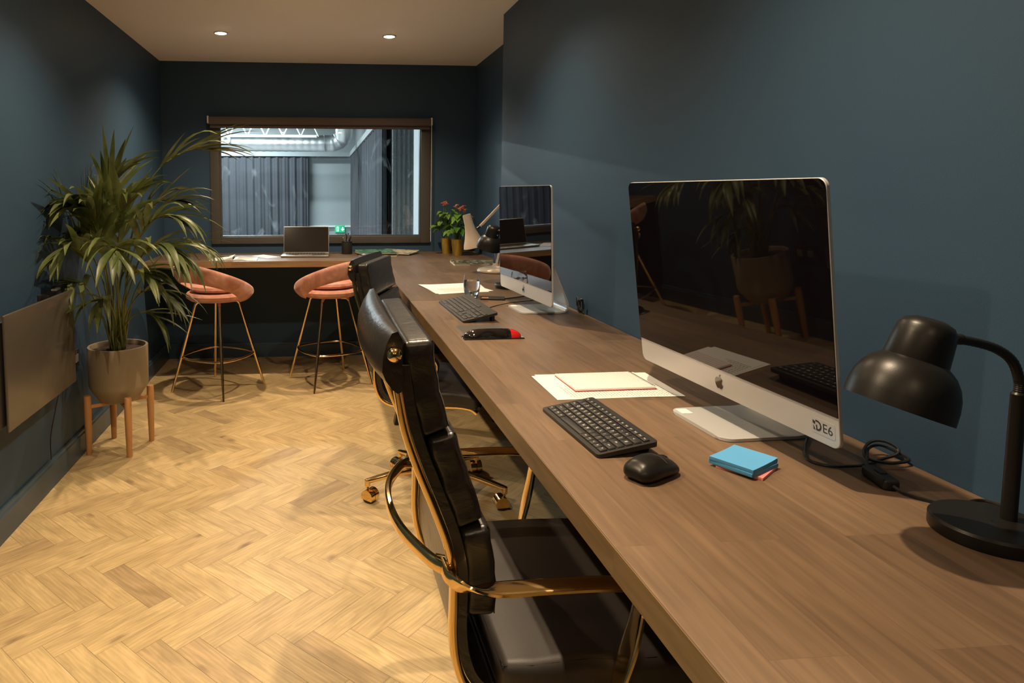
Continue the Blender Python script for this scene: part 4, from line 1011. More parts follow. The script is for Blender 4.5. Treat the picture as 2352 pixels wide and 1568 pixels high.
# --- sticky notes
def note_pad(lab, cx, cy, z, rz, hx, hy, th, m1, m2, lift=0.0, group='sticky note pads'):
    t = thing('sticky_note_pad', lab, 'sticky notes', (cx, cy, DT+z), rz, group)
    cf = (lambda u, v: lift*(abs(u-0.3)**3)) if lift else None
    b = MB(); b.bbox((-hx, -hy, 0), (hx, hy, th-0.0006), 0.0003); b.build('block', m2, t)
    b = MB(); sheet(b, [(-hx, -hy), (hx, -hy), (hx, hy), (-hx, hy)], th-0.0004, 0.0003, n=8, curl=cf); b.build('top_note', m1, t)
note_pad('thin pink sticky note pad under the blue pads', 0.745, 1.083, 0.0, math.radians(-52), 0.038, 0.038, 0.005, M['pink_note'], M['pink_note'])
note_pad('lower light blue sticky note pad between the pink and top pads', 0.741, 1.086, 0.0052, math.radians(28.0), 0.043, 0.038, 0.0062, M['blue_note'], M['blue_edge'])
note_pad('top light blue sticky note pad of the stack in front of the nearest screen', 0.741, 1.087, 0.0116, math.radians(30.0), 0.043, 0.038, 0.0062, M['blue_note'], M['blue_edge'], 0.006)
# --- lamp cord with switch, looped behind the nearest screen
t = thing('lamp_cord', 'black cord with inline rocker switch looped on the desk behind the nearest screen', 'cord', (0.95, 1.07, DT))
def off(pts, o): return [np.array(p)-np.array(o) for p in pts]
o3 = (0.95, 1.07, 0)
pts = off([(0.949, 1.20, .004), (0.905, 1.150, .004), (0.873, 1.100, .004), (0.890, 1.070, .004), (0.925, 1.066, .004), (0.957, 1.068, .004), (0.984, 1.079, .004), (1.000, 1.085, .006), (1.030, 1.085, .014), (1.040, 1.095, .022), (1.030, 1.112, .028), (1.010, 1.118, .026), (0.985, 1.105, .018), (0.970, 1.085, .012), (0.975, 1.072, .010), (1.000, 1.063, .008), (1.036, 1.066, .010), (1.042, 1.085, .012), (1.030, 1.118, .018), (1.000, 1.112, .016), (0.965, 1.075, .014), (0.944, 1.052, .012), (0.938, 1.042, .011)], o3)
b = MB(); b.tube(cr_curve(pts, 7), 0.0027, 8); b.build('cable', M['blacksteel'], t)
b = MB(); b.tube(cr_curve(off([(0.921, 0.972, .010), (0.925, 0.960, .006), (0.935, 0.946, .004), (0.945, 0.935, .004), (0.955, 0.920, .004)], o3), 5), 0.0027, 8); b.build('cable', M['blacksteel'], t)
b = MB(); b.rbox((0, 0, 0), (0.034, 0.013, 0.0095), 0.006, n=2, seg=2); b.v = [tuple(rotz(math.atan2(-0.070, -0.017)) @ np.array(p)+np.array([-0.0205, -0.063, 0.0095])) for p in b.v]; sw = b.build('inline_switch', M['darkplastic'], t)
b = MB(); b.rbox((0, 0, 0), (0.009, 0.006, 0.002), 0.0015, n=1); b.v = [tuple(rotz(math.atan2(-0.070, -0.017)) @ np.array(p)+np.array([-0.0205, -0.063, 0.0195])) for p in b.v]; b.build('rocker', M['hood'], sw)
b = MB(); b.tube(cr_curve([(0.955, 0.905, DT+.004), (1.0, 0.921, DT+.004), (1.03, 0.925, DT+.004), (1.046, 0.90, DT+.004)], 6), 0.0027, 8)
tag(b.build('power_cable', M['blacksteel']), 'short black cable running along the wall behind the nearest lamp base', 'cable')
# --- mouse mat with gel rest
t = thing('mouse_mat', 'grey mouse mat with glossy black and red gel wrist rest', 'mouse mat', (0.564, 2.245, DT), math.radians(1.0), scale=0.88)
b = MB(); r = 0.02; out = []
for (sx, sy, a0) in ((1, -1, -PI/2), (1, 1, 0), (-1, 1, PI/2), (-1, -1, PI)):
    for k in range(6): a = a0+PI/2*k/5; out.append((sx*(0.092-r)+r*math.cos(a), sy*(0.115-r)+r*math.sin(a)))
b.prism(out, 0.0, 0.006); b.build('mat_surface', M['padcloth'], t)
b = MB(); b.prism([(x*1.02, y*1.02) for x, y in out], 0.0, 0.0035); b.build('clear_base', M['greyplastic'], t)
def gel(x0, x1, name, m_, rings=22):
    rg = []
    for i in range(rings+1):
        x = x0+(x1-x0)*i/rings; s_ = (x-0.004)/0.112; e = max(0.0, 1-abs(s_)**4)**0.5
        hw = (0.033-0.008*math.exp(-(s_/0.45)**2))*max(e, 0.05); hh = 0.033*max(e, 0.05)
        rg.append([(x, -0.096-0.012*(1-s_*s_)*0+hw*math.cos(a), 0.002+max(0.0, hh*math.sin(a))) for a in np.linspace(-0.02, PI+0.02, 14)])
    mb = MB(); mb.ring(rg, closed=True); return mb.build(name, m_, t, sharp=1.5)
g1 = gel(-0.106, 0.070, 'gel_rest', M['gelblack']); gel(0.070, 0.115, 'gel_rest_end', M['gelred'])
b = MB(); b.rbox((0.004, -0.100, 0.002), (0.116, 0.032, 0.002), 0.0019, n=1); b.build('gel_base', M['gelblack'], t)
# --- glass of water
t = thing('drinking_glass', 'stemless glass of water standing on printed sheets', 'glass', (0.693, 3.010, DT+0.0015))
hgt = 0.108
b = MB(); b.lathe([(0.001, 0.0), (0.022, 0.0), (0.029, 0.006), (0.036, 0.030), (0.0385, 0.055), (0.037, 0.085), (0.034, hgt), (0.0328, hgt), (0.0358, 0.085), (0.0372, 0.055), (0.0346, 0.030), (0.027, 0.012), (0.018, 0.008), (0.001, 0.008)], 48); b.build('tumbler', M['glass'], t)
b = MB(); b.lathe([(0.001, 0.0078), (0.018, 0.0078), (0.0271, 0.0118), (0.0347, 0.030), (0.0373, 0.055), (0.0366, 0.076), (0.001, 0.076)], 48); b.build('water', M['water'], t)
for i, (q, lab) in enumerate((([(0.548, 3.128), (0.815, 3.165), (0.835, 3.44), (0.515, 3.42)], 'printed sheet lowest under the glass of water'),
                              ([(0.560, 3.105), (0.845, 3.195), (0.770, 3.480), (0.505, 3.425)], 'printed sheet with crumpled corner directly under the glass of water'))):
    cx, cy = np.mean(q, axis=0); z0 = 0.0004+i*0.0006; t = thing('printed_sheet', lab, 'paper', (cx, cy, DT), group='printed sheets under the glass'); ql = [(p[0]-cx, p[1]-cy) for p in q]
    cf = (lambda u, v: 0.004*max(0, 0.25-u)*max(0, v-0.2)*4)
    b = MB(); sheet(b, ql, z0, curl=cf if i else None); b.build('page', M['paper'], t)
    b = MB(); text_lines(b, ql, z0+0.0005, 10, 0.15, 0.5, 0.16, 0.85, i+31, 0.3, 'u', cf if i else None); b.build('print', M['ink'], t)
# --- charger pad, cables
t = thing('charging_pad', 'flat black card-like drive with an orange mark, beside the glass of water', 'gadget', (0.775, 2.948, DT), math.radians(-14))
MB().bbox((-0.055, -0.033, 0), (0.055, 0.033, 0.009), 0.003).build('case', M['darkplastic'], t)
MB().box((-0.048, -0.030, 0.009), (-0.018, -0.012, 0.0094)).build('mark', M['orange'], t)
b = MB(); b.tube(cr_curve([(0.83, 2.935, DT+.004), (0.87, 2.96, DT+.003), (0.92, 2.99, DT+.003), (0.98, 3.03, DT+.003), (1.04, 3.0, DT+.003)], 6), 0.0022, 8); tag(b.build('drive_cable', M['blacksteel']), 'short black cable running from the flat black drive behind the farther screen', 'cable')
b = MB(); b.tube(cr_curve([(0.662, 2.700, DT+.016), (0.690, 2.705, DT+.004), (0.735, 2.752, DT+.003), (0.800, 2.770, DT+.0115), (0.86, 2.80, DT+.0115), (0.93, 2.88, DT+.003), (0.985, 2.935, DT+.003), (1.03, 2.90, DT+.003)], 6), 0.0018, 8); tag(b.build('keyboard_cable', M['blacksteel']), 'thin black cable running from the full-size keyboard past the silver stand foot', 'cable')
b = MB(); rr_ = random.Random(4)
for k in range(6):
    y0 = 2.60-0.02*k*0.4; pts = [(1.035+rr_.uniform(-.006, .006), y0+rr_.uniform(-.03, .03), DT+0.004+h*0.065*rr_.uniform(.6, 1)) for h in (0, .5, 1, .6, .2, .05)]; b.tube(cr_curve(pts, 6), 0.0022, 6)
tag(b.build('cable_bundle', M['blacksteel']), 'tangle of black cables against the wall behind the farther monitor', 'cables')

# --- laptop
t = thing('laptop', 'open silver laptop with dark screen on the desk under the window', 'laptop', (-0.112, 5.06, DT), math.radians(-2.0))
MB().bbox((-0.177, -0.115, 0.002), (0.177, 0.115, 0.016), 0.004).build('base', M['silver'], t)
b = MB()
for i in range(14):
    for j in range(5): b.bbox((-0.150+i*0.0215, -0.010+j*0.0185, 0.016), (-0.132+i*0.0215, 0.005+j*0.0185, 0.0172), 0.0005)
b.build('keys', M['keycap'], t)
MB().box((-0.05, -0.10, 0.0161), (0.05, -0.03, 0.0165)).build('trackpad', M['greyplastic'], t)
Rl = rotx(math.radians(-14)); hp = np.array([0, 0.112, 0.014])
b = MB(); b.rbox((0, 0, 0), (0.176, 0.004, 0.104), 0.0035, n=1, R=Rl); b.v = [tuple(np.array(p)+hp+Rl @ np.array([0, 0, 0.104])) for p in b.v]; lid = b.build('lid', M['silver'], t)
b = MB(); b.box((-0.170, -0.0052, -0.096), (0.170, -0.0042, 0.099)); b.v = [tuple(Rl @ np.array(p)+hp+Rl @ np.array([0, 0, 0.104])) for p in b.v]; b.build('screen', M['laptop_screen'], lid)
# --- pen pot and pens
t = thing('pen_pot', 'round black mesh pen pot on the window desk', 'pen pot', (0.207, 5.22, DT))
b = MB(); b.lathe([(0.001, 0.0), (0.040, 0.0), (0.041, 0.003), (0.041, 0.092), (0.043, 0.094), (0.043, 0.098), (0.040, 0.098), (0.038, 0.092), (0.038, 0.005), (0.001, 0.005)], 32); b.build('cup', mat('mesh_metal', (0.05, 0.045, 0.04), 0.35, 0.6, bump=0.8, bscale=500), t)
pcs = [(0.5, 0.25, 0.12, 'orange and white'), (0.02, 0.02, 0.03, 'black'), (0.12, 0.08, 0.30, 'blue grey'), (0.45, 0.12, 0.06, 'reddish'), (0.05, 0.05, 0.07, 'black'), (0.30, 0.28, 0.30, 'pale grey'), (0.10, 0.06, 0.04, 'brown')]
for k, (r0, g0_, b0, nm) in enumerate(pcs):
    a = -2.6+k*0.75; d = np.array([math.cos(a), math.sin(a), 0]); top = np.array([0.207, 5.22, DT])+d*0.034+np.array([0, 0, 0.130+0.010*((k*3) % 4)]); bot = np.array([0.207, 5.22, DT])-d*0.022+np.array([0, 0, 0.010]); sd = unit(top-bot)
    pt = thing('pen', '%s pen in the mesh pot, %s' % (nm, ('at its left side', 'front left, shortest', 'at the front', 'leaning right in front', 'leaning right behind', 'at the back', 'back left')[k]), 'pen', tuple(bot), group='pens in the mesh pot')
    MB().tube([(0, 0, 0), (top-bot)*0.7], 0.0042, 8).build('barrel', mat('pen_%d' % k, (r0, g0_, b0), 0.35, var=0.03), pt)
    MB().tube([(top-bot)*0.7, top-bot], 0.0048, 8).build('cap', M['darkplastic'] if k % 2 else M['greyplastic'], pt)
# --- open book, papers, magazines
t = thing('open_book', 'open book with a curling page at the left end of the window desk', 'book', (-0.62, 4.87, DT), math.radians(2))
def page(x0, x1, hgt_, seed, curl):
    rows = []
    for j in range(9):
        y = -0.105+0.21*j/8+0.0; row = []
        for i in range(13): u = i/12; row.append((x0+(x1-x0)*u, y+0.02*u*(1 if x1 < x0 else -1)*0.2, hgt_*(math.sin(PI*min(1, u*1.5+0.08))*0.8+0.25)*(1-0.4*u)+curl*max(0, 0.35-u)**1.5*(1)))
        rows.append(row)
    return rows
for sx, nm in ((-1, 'left_pages'), (1, 'right_pages')):
    up = page(0, sx*0.165, 0.012, 1, 0.10 if sx < 0 else 0.0); lo = [[(x, y, 0.0012) for x, y, z in r] for r in up]
    b = MB(); b.ring(up, closed=False, cap0=False, cap1=False); b.ring([list(r) for r in lo], closed=False, cap0=False, cap1=False)
    for r0, r1 in ((up[0], lo[0]), (up[-1], lo[-1])): b.ring([r0, r1], closed=False, cap0=False, cap1=False)
    b.ring([[r[-1] for r in up], [r[-1] for r in lo]], closed=False, cap0=False, cap1=False); b.build(nm, M['paper'], t)
    if sx > 0:
        b = MB()
        for k in range(9):
            x0 = 0.02; y = -0.085+k*0.02; b.box((0.03, y, 0.0135), (0.14, y+0.006, 0.0142))
        b.build('print', M['rule'], t)
MB().box((-0.17, -0.108, 0.0), (0.17, 0.108, 0.0012)).build('cover', M['blacksteel'], t)
pt = thing('pen', 'slim black pen lying across the open book', 'pen', (-0.70, 4.86, DT+0.022), math.radians(35)); MB().tube([(-0.06, 0, 0), (0.05, 0, 0)], 0.004, 8).build('barrel', M['darkplastic'], pt); MB().tube([(0.05, 0, 0), (0.065, 0, 0)], [0.004, 0.0012], 8).build('tip', M['chrome'], pt)
q = [(-0.385, 4.90), (-0.300, 5.00), (-0.44, 5.20), (-0.52, 5.09)]
cx, cy = np.mean(q, axis=0); t = thing('note_sheet', 'small white note sheet lying left of the laptop', 'paper', (cx, cy, DT)); b = MB(); sheet(b, [(p[0]-cx, p[1]-cy) for p in q], 0.0002, 0.002); b.build('page', M['paper'], t)
mg = [mag_mat('magazine_green', ((0.01, 0.03, 0.02), (0.05, 0.20, 0.13), (0.30, 0.38, 0.30)), 14), mag_mat('magazine_dark', ((0.02, 0.02, 0.015), (0.12, 0.10, 0.07), (0.55, 0.50, 0.40)), 16), mag_mat('magazine_pale', ((0.12, 0.10, 0.08), (0.5, 0.45, 0.36), (0.65, 0.6, 0.5)), 12), mag_mat('magazine_monochrome', ((0.01, 0.012, 0.008), (0.06, 0.07, 0.04), (0.50, 0.47, 0.38)), 18)]
def magazine(lab, x, y, z, rz, m_, hx=0.105, hy=0.145, th=0.006, lift=0.0, grp='magazines on the window desk'):
    t = thing('magazine', lab, 'magazine', (x, y, DT+z), rz, grp)
    MB().box((-hx, -hy, 0), (hx, hy, th)).build('pages', M['pageside'], t)
    b = MB(); sheet(b, [(-hx-.001, -hy-.001), (hx+.001, -hy-.001), (hx+.001, hy+.001), (-hx-.001, hy+.001)], th, 0.0008, n=8, curl=(lambda u, v: lift*u*u*u) if lift else None); b.build('cover', m_, t)
magazine('dark bound magazine lowest of the spread pile behind the farther office chair', 0.45, 5.10, 0.0, math.radians(78), mg[1])
magazine('green covered magazine on top of the spread pile behind the farther office chair', 0.43, 5.12, 0.0150, math.radians(100), mg[0], lift=0.012)
magazine('pale magazine fanned out at the right of the spread pile', 0.60, 5.20, 0.0072, math.radians(60), mg[2], lift=0.012)
magazine('black and white covered magazine lying by the cream lamp base', 1.035, 4.42, 0.0, math.radians(86), mg[3], 0.12, 0.15, 0.012, grp='magazines by the cream lamp')
# --- binder clip / small black clamp on the pile
t = thing('headphone_clip', 'small black and white clip device at the left of the magazine pile', 'gadget', (0.325, 4.93, DT), math.radians(20)); MB().bbox((-0.02, -0.012, 0), (0.02, 0.012, 0.018), 0.004).build('body', M['darkplastic'], t); MB().bbox((-0.016, -0.010, 0.018), (0.004, 0.010, 0.026), 0.002).build('button', M['white'], t)

# ============================================================ POTTED FLOWERS IN BRASS POTS
def flower_pot(lab, x, y, r, h, seed, n_leaf, flowers, reach, zt):
    rd = random.Random(seed); t = thing('potted_anthurium', lab, 'plant', (x, y, DT), 0, 'small potted plants in brass pots')
    b = MB(); b.lathe([(0.001, 0.0), (r*0.70, 0.0), (r*0.72, 0.003), (r*0.98, h-0.004), (r*1.04, h-0.002), (r*1.04, h), (r*0.95, h), (r*0.92, h-0.02), (r*0.68, 0.006), (0.001, 0.006)], 36); b.build('pot', M['potgold'], t)
    b = MB(); b.lathe([(0.001, h-0.018), (r*0.92, h-0.02)], 24); b.build('soil', M['soil'], t)
    def heart(b, c, d, up, s):
        d = unit(d); n_ = unit(up-d*(up @ d)); w_ = np.cross(n_, d)
        out = [(0, 0), (-.12, .16), (-.10, .34), (.08, .46), (.35, .42), (.65, .24), (1.0, 0), (.65, -.24), (.35, -.42), (.08, -.46), (-.10, -.34), (-.12, -.16)]
        vs = [c+d*px*s+w_*py*s+n_*(-0.35*px*px*s+0.25*abs(py)*s) for px, py in out]; vs.append(c+d*0.4*s+n_*(-0.06*s))
        fs = [(12, i, (i+1) % 12) for i in range(12)]; b.add(vs, fs)
    stems = MB()
    lv = MB()
    for k in range(n_leaf):
        a = rd.uniform(0, 2*PI); el = rd.uniform(0.15, 1.0); rr_ = reach*(0.25+0.75*rd.random())*(1.2-el*0.7); z = h+(zt-h)*(0.18+0.72*el)*rd.uniform(.85, 1.05)
        c = np.array([rr_*math.cos(a), rr_*math.sin(a)*0.8, z]); base = np.array([rd.uniform(-1, 1)*r*0.4, rd.uniform(-1, 1)*r*0.4, h-0.02])
        stems.tube(cr_curve([base, base*0.5+c*0.5+np.array([0, 0, 0.03]), c], 4), 0.0017, 5)
        heart(lv, c, np.array([math.cos(a), math.sin(a), rd.uniform(-.7, .1)]), np.array([0, 0, 1.0])+0.5*np.array([-math.cos(a), -math.sin(a), 0])*0, rd.uniform(0.045, 0.075))
    lv.build('leaves', M['leaf2'], t); stems.build('stems', M['leaf2'], t)
    for (fx, fz) in flowers:
        c = np.array([fx, -0.02, fz]); b = MB(); st = MB(); st.tube(cr_curve([(0, 0, h-0.02), (fx*0.5, -0.01, (h+fz)/2+0.01), c], 4), 0.0018, 5)
        for q in range(4):
            a = q*1.6+fx*30; heart(b, c+np.array([0, 0, 0.006*q]), np.array([math.cos(a)*0.8, math.sin(a)*0.6-0.1, 0.45]), np.array([0, 0, 1.0]), 0.030)
        b.tube([c, c+np.array([0.004, 0, 0.028])], [0.0035, 0.002], 6); f = b.build('flower', M['flower'], t); st.build('flower_stem', M['leaf2'], f)
    return t
flower_pot('coral flowering plant in the left and rearmost of the two brass pots', 0.985, 5.17, 0.044, 0.125, 3, 26, ((-0.015, 0.385), (-0.03, 0.375), (0.07, 0.36)), 0.13, 0.36)
flower_pot('coral flowering plant in the right and front brass pot beside the cream lamp shade', 1.045, 5.03, 0.051, 0.125, 9, 28, ((0.03, 0.355), (0.045, 0.33), (0.01, 0.34)), 0.10, 0.34)

# ============================================================ PALM
t = thing('plant_stand', 'four-legged beech plant stand holding the grey-brown pot by the left wall', 'plant stand', (-1.045, 3.503, 0))
LEGA = [math.atan2(3.418-3.503, -1.178+1.045), math.atan2(3.372-3.503, -0.968+1.045), math.atan2(3.581-3.503, -0.912+1.045), math.atan2(3.637-3.503, -1.119+1.045)]
for a in LEGA:
    c_, s_ = math.cos(a)*0.158, math.sin(a)*0.158
    b = MB(); b.lathe([(0.001, 0.0), (0.0125, 0.0), (0.0135, 0.003), (0.0185, 0.22), (0.0175, 0.300), (0.0155, 0.3035), (0.001, 0.304)], 20, (c_, s_, 0)); b.build('leg', M['standwood'], t)
for a, b_ in ((LEGA[0], LEGA[2]), (LEGA[1], LEGA[3])):
    dz = 0.0 if a == LEGA[0] else 0.0
    MB().sweep([(0.145*math.cos(a), 0.145*math.sin(a), 0.246), (0.145*math.cos(b_), 0.145*math.sin(b_), 0.246)], (0, 0, 1), 0.009, 0.0075 if a == LEGA[0] else 0.007, 8, 8).build('crossbar', M['standwood'], t)
t = thing('potted_palm', 'tall leafy palm in a grey-brown pot by the left wall', 'plant', (-1.045, 3.503, 0.256))
b = MB(); b.lathe([(0.001, 0.0), (0.085, 0.0), (0.096, 0.004), (0.140, 0.070), (0.1445, 0.080), (0.146, 0.090), (0.148, 0.282), (0.146, 0.286), (0.136, 0.286), (0.133, 0.280), (0.131, 0.245), (0.001, 0.245)], 64); b.build('pot', M['pot'], t)
b = MB(); rd = random.Random(5); rings = [[(r*math.cos(2*PI*j/28), r*math.sin(2*PI*j/28), 0.262+rd.uniform(-.004, .004)+(0.006 if r < 0.06 else 0)) for j in range(28)] for r in (0.001, 0.03, 0.06, 0.09, 0.115, 0.133)]; b.ring(list(reversed(rings)), cap0=False, cap1=False); b.build('soil', M['soil'], t)
PO = np.array([-1.045, 3.503, 0.256])
def strip_leaf(mb, p, d, length, width, droop, up, twist=0.0, n=7):
    """lance leaf with a V fold, bending down by droop"""
    d = unit(d); pos = np.array(p, float); seg = length/n; pts = [pos]; ds = [d]
    for i in range(n):
        d = unit(d+np.array([0, 0, -droop*(0.25+1.0*i/n)])*0.33); pos = pos+d*seg; pts.append(pos); ds.append(d)
    vs, fs = [], []
    for i, (q, dd) in enumerate(zip(pts, ds)):
        s_ = i/n; w_ = width*(math.sin(PI*min(1, 0.12+0.88*s_)**0.75)**0.9 if s_ < 1 else 0.0)*0.5+0.0004
        side = unit(np.cross(dd, up)); nn = unit(np.cross(side, dd)); side = side*math.cos(twist)+nn*math.sin(twist)
        vs += [q-side*w_+nn*w_*0.25, q-nn*w_*0.15, q+side*w_+nn*w_*0.25]
    for i in range(n): k = i*3; fs += [(k, k+1, k+4, k+3), (k+1, k+2, k+5, k+4)]
    mb.add(vs, fs)
def frond(pts, nl, ll, lw, seed, t0=0.42, droop=1.0, spread=0.9):
    r = random.Random(seed); pts = [np.array(p, float)-PO for p in pts]; c = cr_curve(pts, 10); n = len(c)
    mb = MB(); mb.tube(c, [0.0055*(1-0.75*i/(n-1)) for i in range(n)], 6, 1)
    for k in range(nl):
        s_ = t0+(1-t0)*(k+0.5)/nl; i = min(n-2, int(s_*(n-1))); T = unit(c[i+1]-c[i]); side = np.cross(T, [0, 0, 1.0])
        side = unit(side) if np.linalg.norm(side) > 0.05 else np.array([1.0, 0, 0]); upv = np.cross(side, T)
        e = (s_-t0)/(1-t0); ln_ = ll*(0.66+0.70*math.sin(PI*min(1, e*0.85+0.15)))*r.uniform(.8, 1.2)*0.98
        for sg in (-1, 1):
            d = T*(1.0+0.4*e)+side*sg*(spread*(0.72-0.4*e))+upv*0.22+np.array([r.uniform(-.16, .16) for _ in range(3)])
            strip_leaf(mb, c[i], d, ln_, lw*r.uniform(.75, 1.15), droop*0.62*r.uniform(.2, 1.9), upv if abs(upv[2]) > 0.15 else np.array([0, 0, 1.0]), 0)
    strip_leaf(mb, c[-1], unit(c[-1]-c[-3]), ll*0.6, lw, droop, np.array([0, 0, 1.0]))
    # keep every leaf on the room side of the wall
    mb.v = [(max(p[0], XL+0.012-PO[0]+0.0), p[1], p[2]) for p in mb.v]
    mb.build('frond', [M['leaf'], M['stem']], t, sharp=3)
B0 = (-1.045, 3.50, 0.52)
def jb(k): a = k*2.4; return (B0[0]+0.035*math.cos(a), B0[1]+0.035*math.sin(a), B0[2])
fr = [
    # path points: base, mid, top, arch, tip
    ([jb(0), (-0.98, 3.48, 0.95), (-0.90, 3.46, 1.27), (-0.80, 3.44, 1.44), (-0.66, 3.42, 1.53), (-0.56, 3.41, 1.535)], 6, 0.30, 0.034, 0.60, 0.5),
    ([jb(1), (-1.08, 3.46, 0.90), (-1.10, 3.40, 1.18), (-1.14, 3.30, 1.27), (-1.17, 3.20, 1.26)], 7, 0.27, 0.036, 0.50, 1.0),
    ([jb(2), (-1.06, 3.50, 0.95), (-1.08, 3.52, 1.20), (-1.06, 3.52, 1.34), (-1.02, 3.50, 1.40)], 7, 0.25, 0.036, 0.50, 0.6),
    ([jb(3), (-0.98, 3.48, 0.88), (-0.90, 3.42, 1.10), (-0.80, 3.36, 1.20), (-0.70, 3.32, 1.20)], 8, 0.26, 0.034, 0.48, 1.0),
    ([jb(4), (-0.96, 3.42, 0.82), (-0.86, 3.30, 1.02), (-0.75, 3.22, 1.08), (-0.67, 3.17, 1.04)], 8, 0.25, 0.036, 0.48, 1.3),
    ([jb(5), (-1.00, 3.38, 0.78), (-0.97, 3.24, 1.00), (-0.93, 3.12, 1.08), (-0.90, 3.04, 1.06)], 8, 0.23, 0.036, 0.48, 1.2),
    ([jb(6), (-1.08, 3.38, 0.80), (-1.10, 3.26, 1.00), (-1.13, 3.16, 1.08), (-1.15, 3.08, 1.06)], 8, 0.23, 0.036, 0.48, 1.2),
    ([jb(7), (-1.10, 3.42, 0.74), (-1.14, 3.34, 0.87), (-1.16, 3.24, 0.90), (-1.17, 3.16, 0.88)], 6, 0.20, 0.030, 0.50, 1.4),
    ([jb(8), (-0.98, 3.44, 0.70), (-0.90, 3.38, 0.82), (-0.82, 3.34, 0.85), (-0.76, 3.32, 0.82)], 6, 0.20, 0.026, 0.50, 1.5),
    ([jb(9), (-1.02, 3.56, 0.95), (-0.96, 3.62, 1.16), (-0.86, 3.64, 1.27), (-0.76, 3.64, 1.28)], 8, 0.25, 0.034, 0.50, 0.9),
    ([jb(10), (-1.10, 3.56, 0.90), (-1.14, 3.62, 1.12), (-1.15, 3.66, 1.24), (-1.15, 3.68, 1.30)], 7, 0.26, 0.036, 0.48, 0.8),
    ([jb(11), (-1.02, 3.46, 0.85), (-1.00, 3.42, 1.08), (-0.97, 3.38, 1.22), (-0.93, 3.34, 1.28)], 8, 0.25, 0.038, 0.48, 0.9),
    ([jb(12), (-1.06, 3.44, 0.85), (-1.07, 3.38, 1.06), (-1.08, 3.32, 1.17), (-1.09, 3.27, 1.22)], 8, 0.24, 0.038, 0.48, 0.9),
    ([jb(13), (-0.96, 3.52, 0.80), (-0.84, 3.54, 0.98), (-0.70, 3.54, 1.06), (-0.60, 3.52, 1.04)], 7, 0.22, 0.030, 0.52, 1.2),
    ([jb(14), (-1.02, 3.40, 0.68), (-1.02, 3.32, 0.78), (-1.03, 3.24, 0.82), (-1.03, 3.18, 0.80)], 6, 0.17, 0.028, 0.55, 1.5),
    ([jb(15), (-1.10, 3.50, 0.85), (-1.16, 3.50, 1.02), (-1.18, 3.46, 1.10), (-1.19, 3.40, 1.12)], 8, 0.24, 0.034, 0.48, 1.1),
    ([jb(16), (-0.99, 3.42, 0.75), (-0.93, 3.34, 0.90), (-0.86, 3.27, 0.95), (-0.80, 3.22, 0.92)], 6, 0.20, 0.030, 0.52, 1.4),
    ([jb(17), (-1.00, 3.46, 0.64), (-0.94, 3.42, 0.71), (-0.87, 3.39, 0.73), (-0.82, 3.37, 0.70)], 4, 0.18, 0.024, 0.60, 1.6),
]
for k, (p, nl, ll, lw, t0, dr) in enumerate(fr): frond(p, nl, ll, lw, 100+k, t0, dr)
b = MB(); rd = random.Random(8)
for k in range(16):
    a = rd.uniform(0, 6.28); r = rd.uniform(0.0, 0.045); b.tube([(r*math.cos(a), r*math.sin(a), 0.25), (r*1.3*math.cos(a), r*1.3*math.sin(a), 0.33), (r*1.8*math.cos(a), r*1.8*math.sin(a), 0.44+rd.uniform(0, .1))], [0.010, 0.0075, 0.004], 7)
b.build('stem', M['stem'], t)

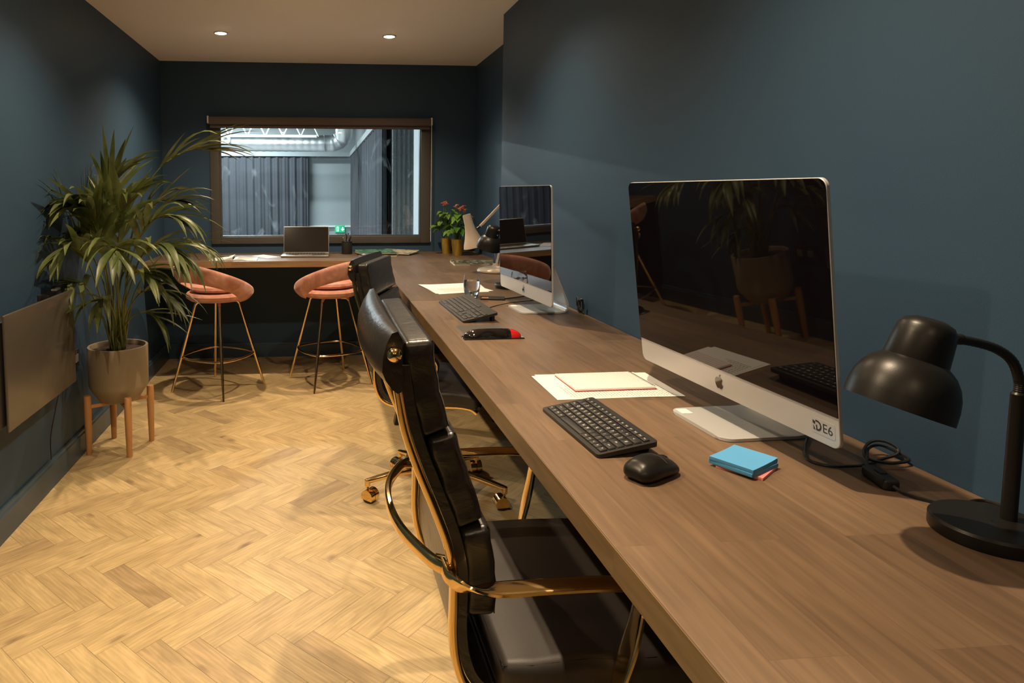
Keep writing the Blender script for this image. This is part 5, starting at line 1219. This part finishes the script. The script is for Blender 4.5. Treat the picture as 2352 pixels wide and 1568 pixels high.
# ============================================================ HEATER AND WALL FITTINGS
t = thing('panel_heater', 'flat dark glass panel heater mounted low on the left wall', 'heater', (XL+0.0005, 2.79, 0.67))
b = MB(); b.rbox((0.098, 0, 0.006), (0.005, 0.335, 0.214), 0.0045, n=1, seg=2); b.build('front_panel', M['heater'], t)
MB().bbox((0.02, -0.40, -0.19), (0.085, 0.26, 0.195), 0.006).build('body', M['heaterbody'], t)
MB().bbox((0.0, -0.2, -0.10), (0.02, 0.2, 0.10), 0.003).build('wall_bracket', M['heaterbody'], t)
b = MB(); b.tube(cr_curve([(0.05, 0.27, -0.185), (0.055, 0.285, -0.225), (0.05, 0.305, -0.235), (0.045, 0.32, -0.21), (0.02, 0.335, -0.17), (0.006, 0.36, -0.14)], 6), 0.004, 8); b.build('cable', M['blacksteel'], t)
b = MB(); b.tube(cr_curve([(0.045, 0.29, -0.23), (0.02, 0.30, -0.32), (0.008, 0.26, -0.44), (0.022, 0.22, -0.53)], 6), 0.0022, 6); b.build('cable', M['blacksteel'], t)
t = thing('thermostat_box', 'small black control box with white plug ends above the panel heater', 'control box', (XL, 3.12, 0.855))
MB().bbox((0.0, -0.13, -0.03), (0.05, 0.13, 0.028), 0.004).build('case', M['heaterbody'], t)
b = MB()
for k in range(6): b.bbox((0.012, -0.01+k*0.018, 0.028), (0.036, 0.004+k*0.018, 0.036), 0.002)
b.build('terminal_strip', M['white'], t)
t = thing('wall_socket', 'dark double wall socket between the panel heater and the palm pot', 'socket', (XL, 3.36, 0.50))
MB().bbox((0.0, -0.075, -0.045), (0.010, 0.075, 0.045), 0.003).build('face_plate', M['heaterbody'], t)
for s in (-1, 1):
    MB().bbox((0.010, s*0.038-0.02, -0.018), (0.013, s*0.038+0.02, 0.022), 0.001).build('socket_insert', M['greyplastic'], t)
    MB().bbox((0.010, s*0.038-0.008, 0.026), (0.014, s*0.038+0.008, 0.038), 0.001).build('rocker', M['chrome'], t)

# ============================================================ BLIND
t = thing('roller_blind', 'rolled up taupe roller blind across the top of the window', 'blind', (0.015, YB-0.02, 1.86))
b = MB(); b.rbox((0, -0.035, 0.018), (0.868, 0.030, 0.030), 0.012, n=1, seg=2); b.build('blind_roll', M['blind'], t)
b = MB(); b.rbox((0, -0.030, -0.024), (0.862, 0.007, 0.014), 0.004, n=1, seg=1); b.build('bottom_bar', M['blind'], t)
for s in (-1, 1): MB().bbox((s*0.872-0.006, -0.066, -0.006), (s*0.872+0.006, 0.0, 0.052), 0.003).build('end_bracket', M['white'], t)
b = MB()
for y_ in (-0.060, -0.044):
    b.tube([(0.871, y_, 0.0), (0.869, y_, -0.925)], 0.0011, 5)
    for k in range(92): b.sphere((0.871-0.002*k/92, y_, -0.005-k*0.010), 0.0023, 3)
b.tube([(0.869, -0.060, -0.925), (0.869, -0.052, -0.933), (0.869, -0.044, -0.925)], 0.0011, 5); b.build('bead_chain', M['white'], t)
